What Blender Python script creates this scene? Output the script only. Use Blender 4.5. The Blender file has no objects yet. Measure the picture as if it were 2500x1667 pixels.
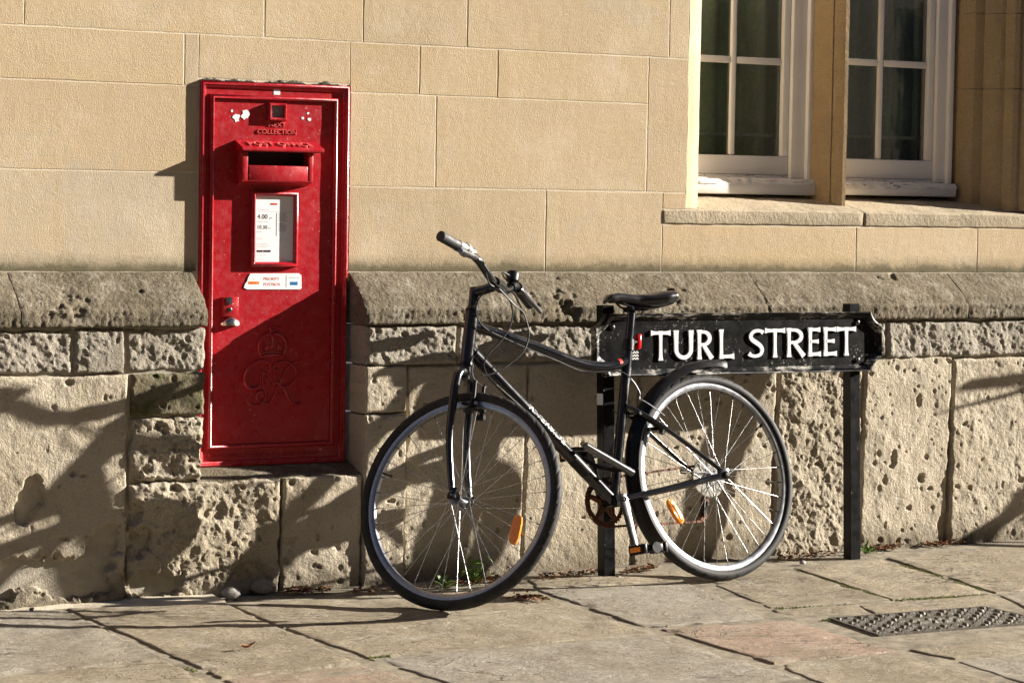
import bpy, bmesh, math, random
import numpy as np
from mathutils import Vector, Matrix

# ------------------------------------------------------------------ camera, sky, sun, exposure
scene = bpy.context.scene
W, H = 2500.0, 1667.0                       # pixel grid of the photograph
FOC, YAW, PIT, ROL = 6100.0, 0.512, 0.0557, 0.0169
CAM = np.array([-3.9, -7.29, 1.237])
_f = np.array([math.sin(YAW)*math.cos(PIT), math.cos(YAW)*math.cos(PIT), -math.sin(PIT)])
_r = np.cross(_f, [0, 0, 1]); _r /= np.linalg.norm(_r)
_u = np.cross(_r, _f)
RGT = math.cos(ROL)*_r + math.sin(ROL)*_u
UPV = -math.sin(ROL)*_r + math.cos(ROL)*_u
FWD = _f
cd = bpy.data.cameras.new('camera'); cam = bpy.data.objects.new('camera', cd)
scene.collection.objects.link(cam)
cd.sensor_width = 36.0; cd.lens = FOC/W*36.0; cd.clip_start = 0.1; cd.clip_end = 1000
cam.matrix_world = Matrix(((RGT[0], UPV[0], -FWD[0], CAM[0]), (RGT[1], UPV[1], -FWD[1], CAM[1]),
                           (RGT[2], UPV[2], -FWD[2], CAM[2]), (0, 0, 0, 1)))
scene.camera = cam

SUN_A, SUN_B = 4.0, 1.3                    # shadow shift left / down for each metre in front of the wall
sun_dir = Vector((SUN_A, -1.0, SUN_B)).normalized()      # towards the sun
elev = math.asin(sun_dir.z)
world = bpy.data.worlds.new('World'); scene.world = world; world.use_nodes = True
nt = world.node_tree
sky = nt.nodes.new('ShaderNodeTexSky'); sky.sky_type = 'NISHITA'; sky.sun_disc = False
sky.sun_elevation = elev; sky.sun_rotation = math.atan2(sun_dir.x, sun_dir.y)
sky.air_density = 0.35; sky.dust_density = 0.1; sky.ozone_density = 1.0
nt.nodes['Background'].inputs[1].default_value = 0.05
nt.links.new(sky.outputs[0], nt.nodes['Background'].inputs[0])
sl = bpy.data.lights.new('sun', 'SUN'); sl.energy = 5.0; sl.angle = math.radians(0.53); sl.color = (1.0, 0.93, 0.83)
so = bpy.data.objects.new('sun', sl); scene.collection.objects.link(so)
so.rotation_euler = sun_dir.to_track_quat('Z', 'Y').to_euler(); so.location = (6, -6, 8)
scene.view_settings.view_transform = 'Standard'; scene.view_settings.look = 'None'
scene.view_settings.exposure = 1.70; scene.view_settings.gamma = 1.0

# ------------------------------------------------------------------ photo pixel -> place
def ray(px, py):
    return FWD + (px-W/2)/FOC*RGT - (py-H/2)/FOC*UPV
def onplane(px, py, n, c):
    d = ray(px, py); n = np.array(n, float)
    return CAM + d*((c - CAM@n)/(d@n))
def wp(px, py, y=0.0):                      # on the plane y of the wall -> (x, z)
    p = onplane(px, py, (0, 1, 0), y); return float(p[0]), float(p[2])
def wx(px, py, y=0.0): return wp(px, py, y)[0]
def wz(px, py, y=0.0): return wp(px, py, y)[1]
def gz(x, y): return 0.005 + 0.004*x + 0.02*y            # the pavement falls a little away from the wall
def gp(px, py):
    p = onplane(px, py, (-0.004, -0.02, 1), 0.005); return float(p[0]), float(p[1])

# ------------------------------------------------------------------ numpy noise
def _h(ix, iy, iz, seed):
    n = (ix*73856093) ^ (iy*19349663) ^ (iz*83492791) ^ (seed*2654435761)
    n = n & 0xffffffff
    n = ((n ^ (n >> 15))*2246822519) & 0xffffffff
    n = ((n ^ (n >> 13))*3266489917) & 0xffffffff
    return ((n ^ (n >> 16)) & 0xffff)/65535.0
def vn(P, seed=0):
    P = np.asarray(P, float); I = np.floor(P).astype(np.int64); F = P-I; F = F*F*F*(F*(F*6-15)+10)
    x, y, z = I[..., 0], I[..., 1], I[..., 2]; fx, fy, fz = F[..., 0], F[..., 1], F[..., 2]
    r = 0
    for dx in (0, 1):
        for dy in (0, 1):
            for dz in (0, 1):
                w = (fx if dx else 1-fx)*(fy if dy else 1-fy)*(fz if dz else 1-fz)
                r = r + w*_h(x+dx, y+dy, z+dz, seed)
    return r*2-1
def fbm(P, octs=4, seed=0, gain=0.5):
    s = 0; a = 1.0; t = 0
    for o in range(octs):
        s = s + a*vn(np.asarray(P)*(2.03**o)+o*17.3, seed+o*7); t += a; a *= gain
    return s/t

# ------------------------------------------------------------------ objects
COL = scene.collection
ORG = {}                                    # origin of each object in the coordinates its parts are given in
def link(o, parent=None):
    COL.objects.link(o)
    if parent is not None: o.parent = parent
    return o
def tag(o, label=None, cat=None, group=None, kind=None):
    if label: o['label'] = label
    if cat: o['category'] = cat
    if group: o['group'] = group
    if kind: o['kind'] = kind
    return o
def empty(name, loc=(0, 0, 0), label=None, cat=None, group=None):
    o = bpy.data.objects.new(name, None); o.location = loc; o.empty_display_size = 0.1
    link(o); ORG[o.name] = np.array(loc, float); return tag(o, label, cat, group)
def mesh(name, V, Fc, mat, parent=None, smooth=True, angle=35, recenter=True):
    V = np.asarray(V, float)
    c = (V.min(0)+V.max(0))/2 if recenter else np.zeros(3)
    me = bpy.data.meshes.new(name)
    me.from_pydata((V-c).tolist(), [], [tuple(int(i) for i in f) for f in Fc])
    if smooth:
        me.polygons.foreach_set('use_smooth', [True]*len(me.polygons))
        if angle < 180: me.set_sharp_from_angle(angle=math.radians(angle))
    if mat: me.materials.append(mat)
    me.update()
    o = bpy.data.objects.new(name, me); link(o, parent)
    ORG[o.name] = c
    o.location = Vector(c - (ORG[parent.name] if parent is not None else 0))
    return o

class MB:
    """collects pieces of one mesh"""
    def __init__(s): s.V = []; s.F = []
    def add(s, V, Fc):
        b = len(s.V); s.V += [tuple(map(float, v)) for v in V]; s.F += [tuple(b+i for i in f) for f in Fc]; return s
    def box(s, x0, x1, y0, y1, z0, z1, bev=0.0):
        if bev <= 0:
            V = [(x, y, z) for x in (x0, x1) for y in (y0, y1) for z in (z0, z1)]
            return s.add(V, [(0, 1, 3, 2), (4, 6, 7, 5), (0, 4, 5, 1), (2, 3, 7, 6), (0, 2, 6, 4), (1, 5, 7, 3)])
        bm = bmesh.new(); r = bmesh.ops.create_cube(bm, size=1)
        for v in bm.verts:
            v.co = ((x0+x1)/2+v.co.x*(x1-x0), (y0+y1)/2+v.co.y*(y1-y0), (z0+z1)/2+v.co.z*(z1-z0))
        bmesh.ops.bevel(bm, geom=list(bm.edges), offset=bev, segments=2, affect='EDGES', profile=0.5)
        return s.frombm(bm)
    def frombm(s, bm):
        bm.verts.index_update()
        s.add([v.co[:] for v in bm.verts], [[v.index for v in f.verts] for f in bm.faces]); bm.free(); return s
    def tube(s, pts, r, seg=12, closed=False, caps=True, squash=None):
        P = [Vector(p) for p in pts]; n = len(P)
        R = [r]*n if not hasattr(r, '__len__') else list(r)
        T = []
        for i in range(n):
            if closed: t = P[(i+1) % n]-P[i-1]
            else: t = P[min(i+1, n-1)]-P[max(i-1, 0)]
            T.append(t.normalized())
        a = Vector((0, 0, 1)) if abs(T[0].z) < 0.9 else Vector((1, 0, 0))
        N = (a-T[0]*a.dot(T[0])).normalized(); V = []
        for i in range(n):
            N = (N-T[i]*N.dot(T[i])).normalized(); B = T[i].cross(N)
            for k in range(seg):
                t = 2*math.pi*k/seg
                V.append(P[i]+(N*math.cos(t)+B*math.sin(t))*R[i])
        Fc = []
        m = n if closed else n-1
        for i in range(m):
            j = (i+1) % n
            for k in range(seg):
                l = (k+1) % seg
                Fc.append((i*seg+k, i*seg+l, j*seg+l, j*seg+k))
        if caps and not closed:
            Fc.append(tuple(reversed(range(seg)))); Fc.append(tuple((n-1)*seg+k for k in range(seg)))
        return s.add(V, Fc)
    def lathe(s, prof, o, axis, seg=24, close=False):
        """prof: list of (along, radius) about axis from o"""
        A = Vector(axis).normalized(); o = Vector(o)
        a = Vector((0, 0, 1)) if abs(A.z) < 0.9 else Vector((1, 0, 0))
        N = (a-A*a.dot(A)).normalized(); B = A.cross(N); V = []
        for (t, r) in prof:
            for k in range(seg):
                q = 2*math.pi*k/seg; V.append(o+A*t+(N*math.cos(q)+B*math.sin(q))*r)
        n = len(prof); Fc = []
        for i in range(n if close else n-1):
            j = (i+1) % n
            for k in range(seg):
                l = (k+1) % seg; Fc.append((i*seg+k, j*seg+k, j*seg+l, i*seg+l))
        if not close:
            Fc.append(tuple(range(seg))); Fc.append(tuple((n-1)*seg+k for k in reversed(range(seg))))
        return s.add(V, Fc)
    def prism(s, poly, f0, f1):
        """poly: 2-D points, f0/f1: maps 2-D point -> 3-D for the two ends"""
        n = len(poly); V = [f0(p) for p in poly]+[f1(p) for p in poly]
        Fc = [tuple(range(n)), tuple(n+i for i in reversed(range(n)))]
        Fc += [(i, n+i, n+(i+1) % n, (i+1) % n) for i in range(n)]
        return s.add(V, Fc)
    def map(s, fn): s.V = [tuple(fn(v)) for v in s.V]; return s
    def build(s, name, mat, parent=None, smooth=True, angle=35):
        return mesh(name, s.V, s.F, mat, parent, smooth, angle)

def spline(pts, n=8):
    """Catmull-Rom through points"""
    P = [np.array(p, float) for p in pts]; out = []
    for i in range(len(P)-1):
        p0 = P[max(i-1, 0)]; p1 = P[i]; p2 = P[i+1]; p3 = P[min(i+2, len(P)-1)]
        for k in range(n):
            t = k/n
            out.append(0.5*((2*p1)+(p2-p0)*t+(2*p0-5*p1+4*p2-p3)*t*t+(3*p1-p0-3*p2+p3)*t**3))
    out.append(P[-1]); return [tuple(o) for o in out]

def text_geo(body, size, extrude=0.0, align='LEFT', sx=1.0):
    c = bpy.data.curves.new('t', 'FONT'); c.body = body; c.size = size; c.extrude = extrude; c.align_x = align
    c.resolution_u = 3
    o = bpy.data.objects.new('t', c); COL.objects.link(o)
    bpy.context.view_layer.update()
    me = bpy.data.meshes.new_from_object(o)
    V = [(v.co.x*sx, v.co.y, v.co.z) for v in me.vertices]; Fc = [tuple(p.vertices) for p in me.polygons]
    bpy.data.objects.remove(o); bpy.data.curves.remove(c); bpy.data.meshes.remove(me)
    return V, Fc

# ------------------------------------------------------------------ materials
class NT:
    def __init__(s, name):
        s.m = bpy.data.materials.new(name); s.m.use_nodes = True; s.t = s.m.node_tree
        s.b = s.t.nodes['Principled BSDF']; s.pos = s.t.nodes.new('ShaderNodeNewGeometry').outputs['Position']
    def n(s, typ, ins={}, **kw):
        nd = s.t.nodes.new(typ)
        for k, v in kw.items(): setattr(nd, k, v)
        for k, v in ins.items():
            if hasattr(v, 'is_output'): s.t.links.new(v, nd.inputs[k])
            else: nd.inputs[k].default_value = v
        return nd
    def noise(s, scale, detail=4, rough=0.55, vec=None, dist=0.0):
        return s.n('ShaderNodeTexNoise', {'Vector': vec or s.pos, 'Scale': scale, 'Detail': detail, 'Roughness': rough, 'Distortion': dist}).outputs[0]
    def scalev(s, v3, vec=None):
        return s.n('ShaderNodeVectorMath', {0: vec or s.pos, 1: v3}, operation='MULTIPLY').outputs[0]
    def ramp(s, fac, stops):
        r = s.n('ShaderNodeValToRGB', {'Fac': fac}); e = r.color_ramp.elements
        while len(e) < len(stops): e.new(0.5)
        for k, (p, c) in enumerate(stops):
            e[k].position = p; e[k].color = (c, c, c, 1) if not hasattr(c, '__len__') else (*c, 1)
        return r.outputs[0]
    def mix(s, fac, a, b, blend='MIX'):
        m = s.n('ShaderNodeMix', data_type='RGBA', blend_type=blend)
        for k, v in ((0, fac), (6, a), (7, b)):
            if hasattr(v, 'is_output'): s.t.links.new(v, m.inputs[k])
            else: m.inputs[k].default_value = (*v, 1) if hasattr(v, '__len__') and len(v) == 3 else v
        return m.outputs[2]
    def math(s, op, a, b=0.0):
        m = s.n('ShaderNodeMath', operation=op)
        for k, v in ((0, a), (1, b)):
            if hasattr(v, 'is_output'): s.t.links.new(v, m.inputs[k])
            else: m.inputs[k].default_value = v
        return m.outputs[0]
    def rnd(s): return s.n('ShaderNodeObjectInfo').outputs['Random']
    def z(s): return s.n('ShaderNodeSeparateXYZ', {0: s.pos}).outputs[2]
    def bump(s, h, strength=0.5, dist=0.002, prev=None):
        b = s.n('ShaderNodeBump', {'Height': h, 'Strength': strength, 'Distance': dist})
        if prev: s.t.links.new(prev, b.inputs['Normal'])
        return b.outputs[0]
    def out(s, color=None, rough=None, normal=None, **kw):
        for k, v in (('Base Color', color), ('Roughness', rough), ('Normal', normal)):
            if v is None: continue
            if hasattr(v, 'is_output'): s.t.links.new(v, s.b.inputs[k])
            else: s.b.inputs[k].default_value = (*v, 1) if hasattr(v, '__len__') else v
        for k, v in kw.items(): s.b.inputs[k.replace('_', ' ')].default_value = v
        return s.m
def simple(name, col, rough=0.5, metal=0.0, bump=None, var=0.15, **kw):
    t = NT(name)
    c = t.mix(t.ramp(t.noise(90, 4), [(0.3, 0.0), (0.7, 1.0)]), tuple(x*(1-var) for x in col), tuple(min(1, x*(1+var)) for x in col))
    nrm = t.bump(t.noise(bump[0], 3), bump[1], bump[2]) if bump else None
    r = t.ramp(t.noise(40, 4), [(0.3, max(0.02, rough*0.8)), (0.75, min(1, rough*1.25))])
    return t.out(c, r, nrm, Metallic=metal, **kw)

def m_ashlar():
    t = NT('ashlar_stone'); r = t.rnd()
    base = t.ramp(r, [(0.0, (.47, .375, .25)), (0.2, (.58, .435, .255)), (0.4, (.46, .385, .285)), (0.6, (.58, .465, .305)), (0.8, (.54, .39, .215)), (1.0, (.50, .42, .31))])
    big = t.noise(2.2, 5, 0.6, dist=0.6)
    c = t.mix(t.ramp(big, [(0.40, 0.0), (0.66, 0.85)]), base, (.58, .455, .295))
    bed = t.noise(1.0, 5, 0.6, vec=t.scalev((1.6, 1.6, 13)))
    c = t.mix(t.ramp(bed, [(0.45, 0.0), (0.8, 0.35)]), c, (.44, .38, .295))
    c = t.mix(t.ramp(t.noise(1.3, 6, 0.7, dist=1.2), [(0.53, 0.0), (0.68, 0.6)]), c, (.46, .425, .355))
    stn = t.noise(1.0, 4, 0.6, vec=t.scalev((9, 9, 1.6)), dist=0.4)
    c = t.mix(t.ramp(stn, [(0.58, 0.0), (0.72, 0.5)]), c, (.50, .36, .20))
    c = t.mix(t.ramp(t.noise(120, 3, 0.6), [(0.34, 0.30), (0.52, 0.0)]), c, (.38, .29, .185))
    grit = t.noise(420, 2, 0.6)
    c = t.mix(t.ramp(grit, [(0.30, 0.38), (0.55, 0.0)]), c, (.36, .29, .19))
    c = t.mix(t.ramp(t.noise(60, 2, 0.5), [(0.76, 0.0), (0.79, 0.7)]), c, (.20, .16, .11))
    pale = t.noise(4.0, 5, 0.65)
    c = t.mix(t.ramp(pale, [(0.52, 0.0), (0.72, 0.55)]), c, (.64, .55, .42))
    # sooty, mossy line where the wall meets the projecting plinth
    zz = t.math('ADD', t.math('ADD', t.z(), t.math('MULTIPLY', t.noise(9, 5, 0.7), 0.055)), t.math('MULTIPLY', t.noise(45, 4, 0.7), 0.035))
    soot = t.ramp(t.math('MULTIPLY', t.math('SUBTRACT', zz, 1.0), 2.0), [(0.06, 1.0), (0.125, 0.85), (0.165, 0.3), (0.22, 0.0)])
    c = t.mix(soot, c, t.mix(t.noise(14, 3), (.06, .05, .033), (.13, .12, .06)))
    n1 = t.bump(t.noise(260, 3, 0.7), 0.75, 0.003)
    n0 = t.bump(t.noise(140, 3, 0.7), 0.3, 0.0025, n1)
    n2 = t.bump(t.noise(26, 4, 0.6), 0.35, 0.005, n0)
    n3 = t.bump(t.ramp(t.noise(75, 2), [(0.25, 0.0), (0.30, 1.0)]), 0.4, 0.0015, n2)
    return t.out(c, 0.92, n3, Specular_IOR_Level=0.2)
def m_plinth(name, a, b, dark, moss=0.0, lich=0.25, fine=1.0, spots=0.35):
    t = NT(name); r = t.rnd()
    c = t.mix(r, a, b)
    c = t.mix(t.ramp(t.noise(3.0, 6, 0.65, dist=0.5), [(0.42, 0.0), (0.66, 0.75)]), c, dark)
    c = t.mix(t.ramp(t.noise(13, 6, 0.75), [(0.50, 0.0), (0.68, lich)]), c, (.53, .49, .40))
    c = t.mix(t.ramp(t.noise(48, 5, 0.75), [(0.53, 0.0), (0.66, spots)]), c, tuple(x*0.45 for x in dark))
    c = t.mix(t.ramp(t.noise(230, 3, 0.7), [(0.36, 0.5), (0.52, 0.0)]), c, tuple(x*0.6 for x in dark))
    if moss: c = t.mix(t.ramp(t.noise(16, 5, 0.7), [(0.5, 0.0), (0.62, moss)]), c, (.075, .085, .02))
    n1 = t.bump(t.noise(260, 2, 0.7), 1.0*fine, 0.0035)
    n2 = t.bump(t.noise(90, 4, 0.75), 1.0*fine, 0.011, n1)
    n3 = t.bump(t.noise(38, 4, 0.6), 0.6*fine, 0.010, n2)
    return t.out(c, 0.95, n3, Specular_IOR_Level=0.12)
def m_tooled():
    t = NT('tooled_plinth_stone'); r = t.rnd()
    c = t.mix(r, (.57, .50, .385), (.53, .465, .36))
    c = t.mix(t.ramp(t.noise(3.2, 6, 0.65, dist=0.5), [(0.47, 0.0), (0.70, 0.7)]), c, (.36, .295, .205))
    c = t.mix(t.ramp(t.noise(9, 5, 0.7), [(0.52, 0.0), (0.72, 0.5)]), c, (.56, .50, .405))
    c = t.mix(t.ramp(t.noise(55, 5, 0.75), [(0.56, 0.0), (0.68, 0.35)]), c, (.16, .13, .09))
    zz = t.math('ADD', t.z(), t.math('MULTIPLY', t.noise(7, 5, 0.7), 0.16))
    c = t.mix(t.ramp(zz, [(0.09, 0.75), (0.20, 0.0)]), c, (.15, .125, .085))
    c = t.mix(t.ramp(t.noise(230, 3, 0.7), [(0.34, 0.45), (0.50, 0.0)]), c, (.22, .175, .12))
    tool = t.noise(1.0, 3, 0.6, vec=t.scalev((160, 120, 16)))
    n1 = t.bump(t.noise(260, 2, 0.7), 0.9, 0.003)
    n2 = t.bump(t.noise(90, 4, 0.75), 1.0, 0.010, n1)
    n3 = t.bump(tool, t_tool, 0.004, n2)
    return t.out(c, 0.95, n3, Specular_IOR_Level=0.12)
t_tool = 0.45
def m_slab(name, a, b):
    t = NT(name); r = t.rnd()
    c = t.mix(r, a, b)
    c = t.mix(t.ramp(t.noise(2.6, 6, 0.65, dist=0.8), [(0.42, 0.0), (0.66, 0.75)]), c, (.21, .17, .115))
    c = t.mix(t.ramp(t.noise(7, 6, 0.7), [(0.52, 0.0), (0.70, 0.6)]), c, (.42, .385, .32))
    c = t.mix(t.ramp(t.noise(34, 6, 0.75), [(0.53, 0.0), (0.64, 0.45)]), c, (.15, .125, .095))
    c = t.mix(t.ramp(t.noise(240, 3, 0.7), [(0.32, 0.5), (0.50, 0.0)]), c, (.14, .115, .085))
    c = t.mix(t.ramp(t.noise(23, 2, 0.4), [(0.77, 0.0), (0.785, 0.7)]), c, (.55, .53, .48))
    crk = t.math('ABSOLUTE', t.math('SUBTRACT', t.noise(1.0, 6, 0.6, vec=t.scalev((2.2, 4.0, 3.0)), dist=1.4), 0.5))
    gate = t.ramp(t.noise(1.7, 2), [(0.52, 0.0), (0.58, 1.0)])
    cm = t.math('MULTIPLY', t.ramp(crk, [(0.0, 1.0), (0.0035, 1.0), (0.006, 0.0)]), gate)
    c = t.mix(cm, c, (.06, .05, .035))
    n1 = t.bump(t.noise(200, 4, 0.75), 0.8, 0.0035)
    n2 = t.bump(t.noise(1.0, 6, 0.72, vec=t.scalev((26, 46, 40)), dist=1.0), 1.0, 0.011, n1)
    n3 = t.bump(t.math('MULTIPLY', cm, -1.0), 0.8, 0.006, n2)
    return t.out(c, t.ramp(t.noise(12, 4), [(0.3, .60), (0.7, .85)]), n3, Specular_IOR_Level=0.35)
def m_red():
    t = NT('red_gloss_paint')
    c = t.mix(t.ramp(t.noise(6, 5, 0.6), [(0.35, 0.0), (0.7, 1.0)]), (.34, .006, .013), (.41, .009, .018))
    chips = t.ramp(t.noise(120, 2, 0.5), [(0.73, 0.0), (0.755, 0.75)])
    c = t.mix(chips, c, (.78, .50, .46))
    dust = t.ramp(t.noise(30, 5, 0.7), [(0.5, 0.0), (0.8, 0.16)])
    c = t.mix(dust, c, (.60, .25, .23))
    n1 = t.bump(t.noise(170, 3, 0.6), 0.35, 0.0015)
    n2 = t.bump(t.noise(26, 3, 0.5), 0.22, 0.003, n1)
    return t.out(c, t.ramp(t.noise(45, 4), [(0.3, .24), (0.75, .46)]), n2, Coat_Weight=0.25, Coat_Roughness=0.12)
def m_signblack(name, amount, scale=(60, 60, 60)):
    t = NT(name)
    s1 = t.ramp(t.noise(1.0, 6, 0.75, vec=t.scalev(scale)), [(0.60-amount, 0.0), (0.66-amount, 1.0)])
    s2 = t.ramp(t.noise(9, 4, 0.6), [(0.45, 0.0), (0.6, 1.0)])
    c = t.mix(t.math('MULTIPLY', s1, s2), (.003, .003, .0034), (.42, .40, .36))
    n1 = t.bump(t.noise(140, 3), 0.12, 0.001)
    return t.out(c, t.ramp(t.noise(30, 4), [(0.3, .30), (0.7, .42)]), n1, Specular_IOR_Level=0.18)
def m_white_wood():
    t = NT('peeling_white_paint')
    crack = t.noise(1.0, 6, 0.7, vec=t.scalev((7, 7, 46)), dist=0.7)
    c = t.mix(t.ramp(t.noise(8, 4), [(0.3, 0.0), (0.7, 1.0)]), (.80, .79, .78), (.86, .85, .84))
    c = t.mix(t.ramp(crack, [(0.24, 0.9), (0.285, 0.0)]), c, (.16, .13, .10))
    n1 = t.bump(crack, 0.35, 0.004)
    return t.out(c, 0.55, n1)
def m_peeled():
    t = NT('bare_peeled_timber')
    n = t.noise(1.0, 6, 0.75, vec=t.scalev((22, 22, 90)), dist=0.8)
    c = t.mix(t.ramp(n, [(0.385, 0.0), (0.44, 1.0)]), (.12, .10, .08), (.80, .79, .77))
    return t.out(c, 0.8, t.bump(n, 0.6, 0.006))
def m_glass():
    t = NT('window_glass'); nd = t.t.nodes; L = t.t.links
    fr = t.n('ShaderNodeFresnel', {'IOR': 1.5}).outputs[0]
    tr = t.n('ShaderNodeBsdfTransparent', {'Color': (.88, .92, .90, 1)}); gl = t.n('ShaderNodeBsdfGlossy', {'Color': (.9, .92, .95, 1), 'Roughness': 0.015})
    wav = t.bump(t.noise(9, 2), 0.04, 0.01); L.new(wav, gl.inputs['Normal'])
    mx = t.n('ShaderNodeMixShader', {0: t.math('MULTIPLY', fr, 1.4)}); L.new(tr.outputs[0], mx.inputs[1]); L.new(gl.outputs[0], mx.inputs[2])
    L.new(mx.outputs[0], nd['Material Output'].inputs[0]); return t.m
def m_rust():
    t = NT('rusty_steel')
    c = t.mix(t.ramp(t.noise(160, 4, 0.7), [(0.35, 0.0), (0.65, 1.0)]), (.040, .020, .013), (.19, .065, .026))
    return t.out(c, 0.75, t.bump(t.noise(300, 2), 0.5, 0.001), Metallic=0.3)
def m_tyre():
    t = NT('tyre_rubber')
    c = t.mix(t.ramp(t.noise(25, 5, 0.7), [(0.35, 0.0), (0.75, 1.0)]), (.016, .016, .017), (.045, .043, .040))
    return t.out(c, 0.62, t.bump(t.noise(260, 2), 0.3, 0.001), Specular_IOR_Level=0.22)
def m_mortar(name, a, b):
    t = NT(name)
    c = t.mix(t.ramp(t.noise(18, 5, 0.7), [(0.35, 0.0), (0.65, 1.0)]), a, b)
    return t.out(c, 0.95, t.bump(t.noise(170, 4, 0.7), 0.8, 0.004))
def m_frame_black():
    t = NT('black_frame_paint')
    c = t.mix(t.ramp(t.noise(340, 2, 0.5), [(0.72, 0.0), (0.76, 0.35)]), (.0055, .006, .008), (.22, .22, .22))
    return t.out(c, t.ramp(t.noise(20, 4), [(0.3, .14), (0.75, .26)]), None, Coat_Weight=0.2, Coat_Roughness=0.08)

M = dict(
    ashlar=m_ashlar(), mould=m_plinth('weathered_moulding_stone', (.235, .20, .145), (.265, .22, .155), (.12, .10, .066), 0.0, 0.5, 1.0, 0.6),
    rock=m_plinth('rock_faced_stone', (.47, .425, .35), (.42, .385, .32), (.28, .245, .195), 0.0, 0.4),
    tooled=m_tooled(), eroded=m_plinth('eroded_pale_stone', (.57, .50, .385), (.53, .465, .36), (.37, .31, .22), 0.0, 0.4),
    sill=m_plinth('weathered_sill_stone', (.52, .43, .30), (.53, .44, .31), (.33, .28, .20), 0.0, 0.3, 0.5, 0.3),
    mossy=m_plinth('dark_mossy_stone', (.27, .23, .155), (.25, .215, .145), (.14, .12, .07), 0.75, 0.2),
    jamb=m_plinth('window_jamb_stone', (.47, .345, .195), (.46, .34, .20), (.37, .275, .165), 0.0, 0.2, 0.55, 0.15),
    mortar=m_mortar('lime_mortar', (.54, .46, .34), (.62, .55, .43)), mortar_d=m_mortar('grey_mortar', (.32, .285, .225), (.44, .40, .32)),
    bed=m_mortar('joint_bedding', (.13, .11, .075), (.32, .275, .20)),
    slab=m_slab('york_stone', (.32, .27, .19), (.38, .315, .22)), slab_pink=m_slab('pink_sandstone', (.37, .265, .195), (.39, .285, .21)),
    slab_grey=m_slab('grey_sandstone', (.33, .30, .245), (.35, .315, .255)),
    red=m_red(), redlit=simple('highlit_red_paint', (.62, .10, .10), 0.4, var=0.3), white=m_white_wood(), peeled=m_peeled(), glass=m_glass(), rust=m_rust(), tyre=m_tyre(), frame=m_frame_black(),  # the raised lettering's red is lightened: sun highlights put into its colour
    sign=m_signblack('black_sign_enamel', 0.02, (85, 85, 85)), border=m_signblack('worn_black_border', 0.115, (26, 60, 110)), post=m_signblack('black_post_paint', -0.04, (90, 90, 40)),
    letter=simple('white_letter_paint', (.86, .86, .85), 0.5, var=0.05, bump=(60, 0.2, 0.002)),
    paper=simple('white_paper', (.84, .85, .86), 0.35, var=0.03), ink=simple('black_ink', (.02, .02, .022), 0.5), inkgrey=simple('grey_ink', (.22, .22, .24), 0.5),
    inkred=simple('red_ink', (.62, .045, .03), 0.5), inkorange=simple('orange_ink', (.85, .20, .02), 0.5), inkblue=simple('blue_ink', (.02, .19, .50), 0.5),
    alu=simple('brushed_aluminium', (.17, .17, .18), 0.34, 1.0), rim=simple('anodised_rim', (.29, .30, .325), 0.34, 0.9), spoke=simple('steel_spoke', (.46, .455, .45), 0.24, 1.0, var=0.3),
    steel=simple('worn_steel', (.13, .13, .135), 0.30, 1.0), brass=simple('worn_nickel', (.55, .50, .43), 0.25, 1.0),
    rubber=simple('grip_rubber', (.022, .022, .022), 0.6, bump=(160, .4, .002)), greyplastic=simple('grey_plastic', (.20, .20, .20), 0.35), plastic=simple('black_plastic', (.010, .010, .011), 0.38, Specular_IOR_Level=0.25),
    saddle=simple('saddle_vinyl', (.016, .016, .018), 0.33, bump=(240, .25, .001)), redlens=simple('red_lens', (.75, .012, .015), 0.12, Transmission_Weight=0.2),
    orange=simple('amber_reflector', (.90, .25, .006), 0.10, Coat_Weight=0.6, bump=(420, .6, .002)), disc=simple('clear_spoke_guard', (.36, .34, .30), 0.8, var=0.5, Specular_IOR_Level=0.03, Alpha=0.82),
    soil=m_mortar('dark_soil', (.07, .055, .038), (.20, .165, .115)), iron=simple('worn_cast_iron', (.16, .145, .125), 0.42, 0.55, bump=(150, .5, .003), var=0.35), dark=simple('dark_interior', (.012, .012, .012), 0.9),
    curtain=simple('green_curtain', (.78, .84, .68), 0.95, bump=(300, .4, .002)), curtain2=simple('blue_grey_curtain', (.66, .76, .80), 0.95, bump=(300, .4, .002)),
    sec=simple('secondary_glazing_frame', (.80, .84, .85), 0.4), leaf=simple('dead_leaf', (.20, .085, .03), 0.8, var=0.5), green=simple('weed_leaf', (.12, .21, .03), 0.5, var=0.4, Subsurface_Weight=0.0),
    moss=simple('joint_moss', (.085, .10, .02), 0.95, var=0.5), pebble=simple('grey_pebble', (.30, .28, .26), 0.8, bump=(60, .6, .006)), asphalt=simple('asphalt', (.05, .05, .05), 0.9, bump=(120, .7, .006)),
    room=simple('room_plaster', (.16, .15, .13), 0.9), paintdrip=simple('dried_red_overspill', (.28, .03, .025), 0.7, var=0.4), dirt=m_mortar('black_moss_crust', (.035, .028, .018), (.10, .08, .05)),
)

# ================================================================== THE WALL
rng = np.random.default_rng(7)
wall = empty('stone_wall', (0.4, 0, 0), 'honey limestone wall of sawn ashlar above a weathered projecting plinth', 'wall')

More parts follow.
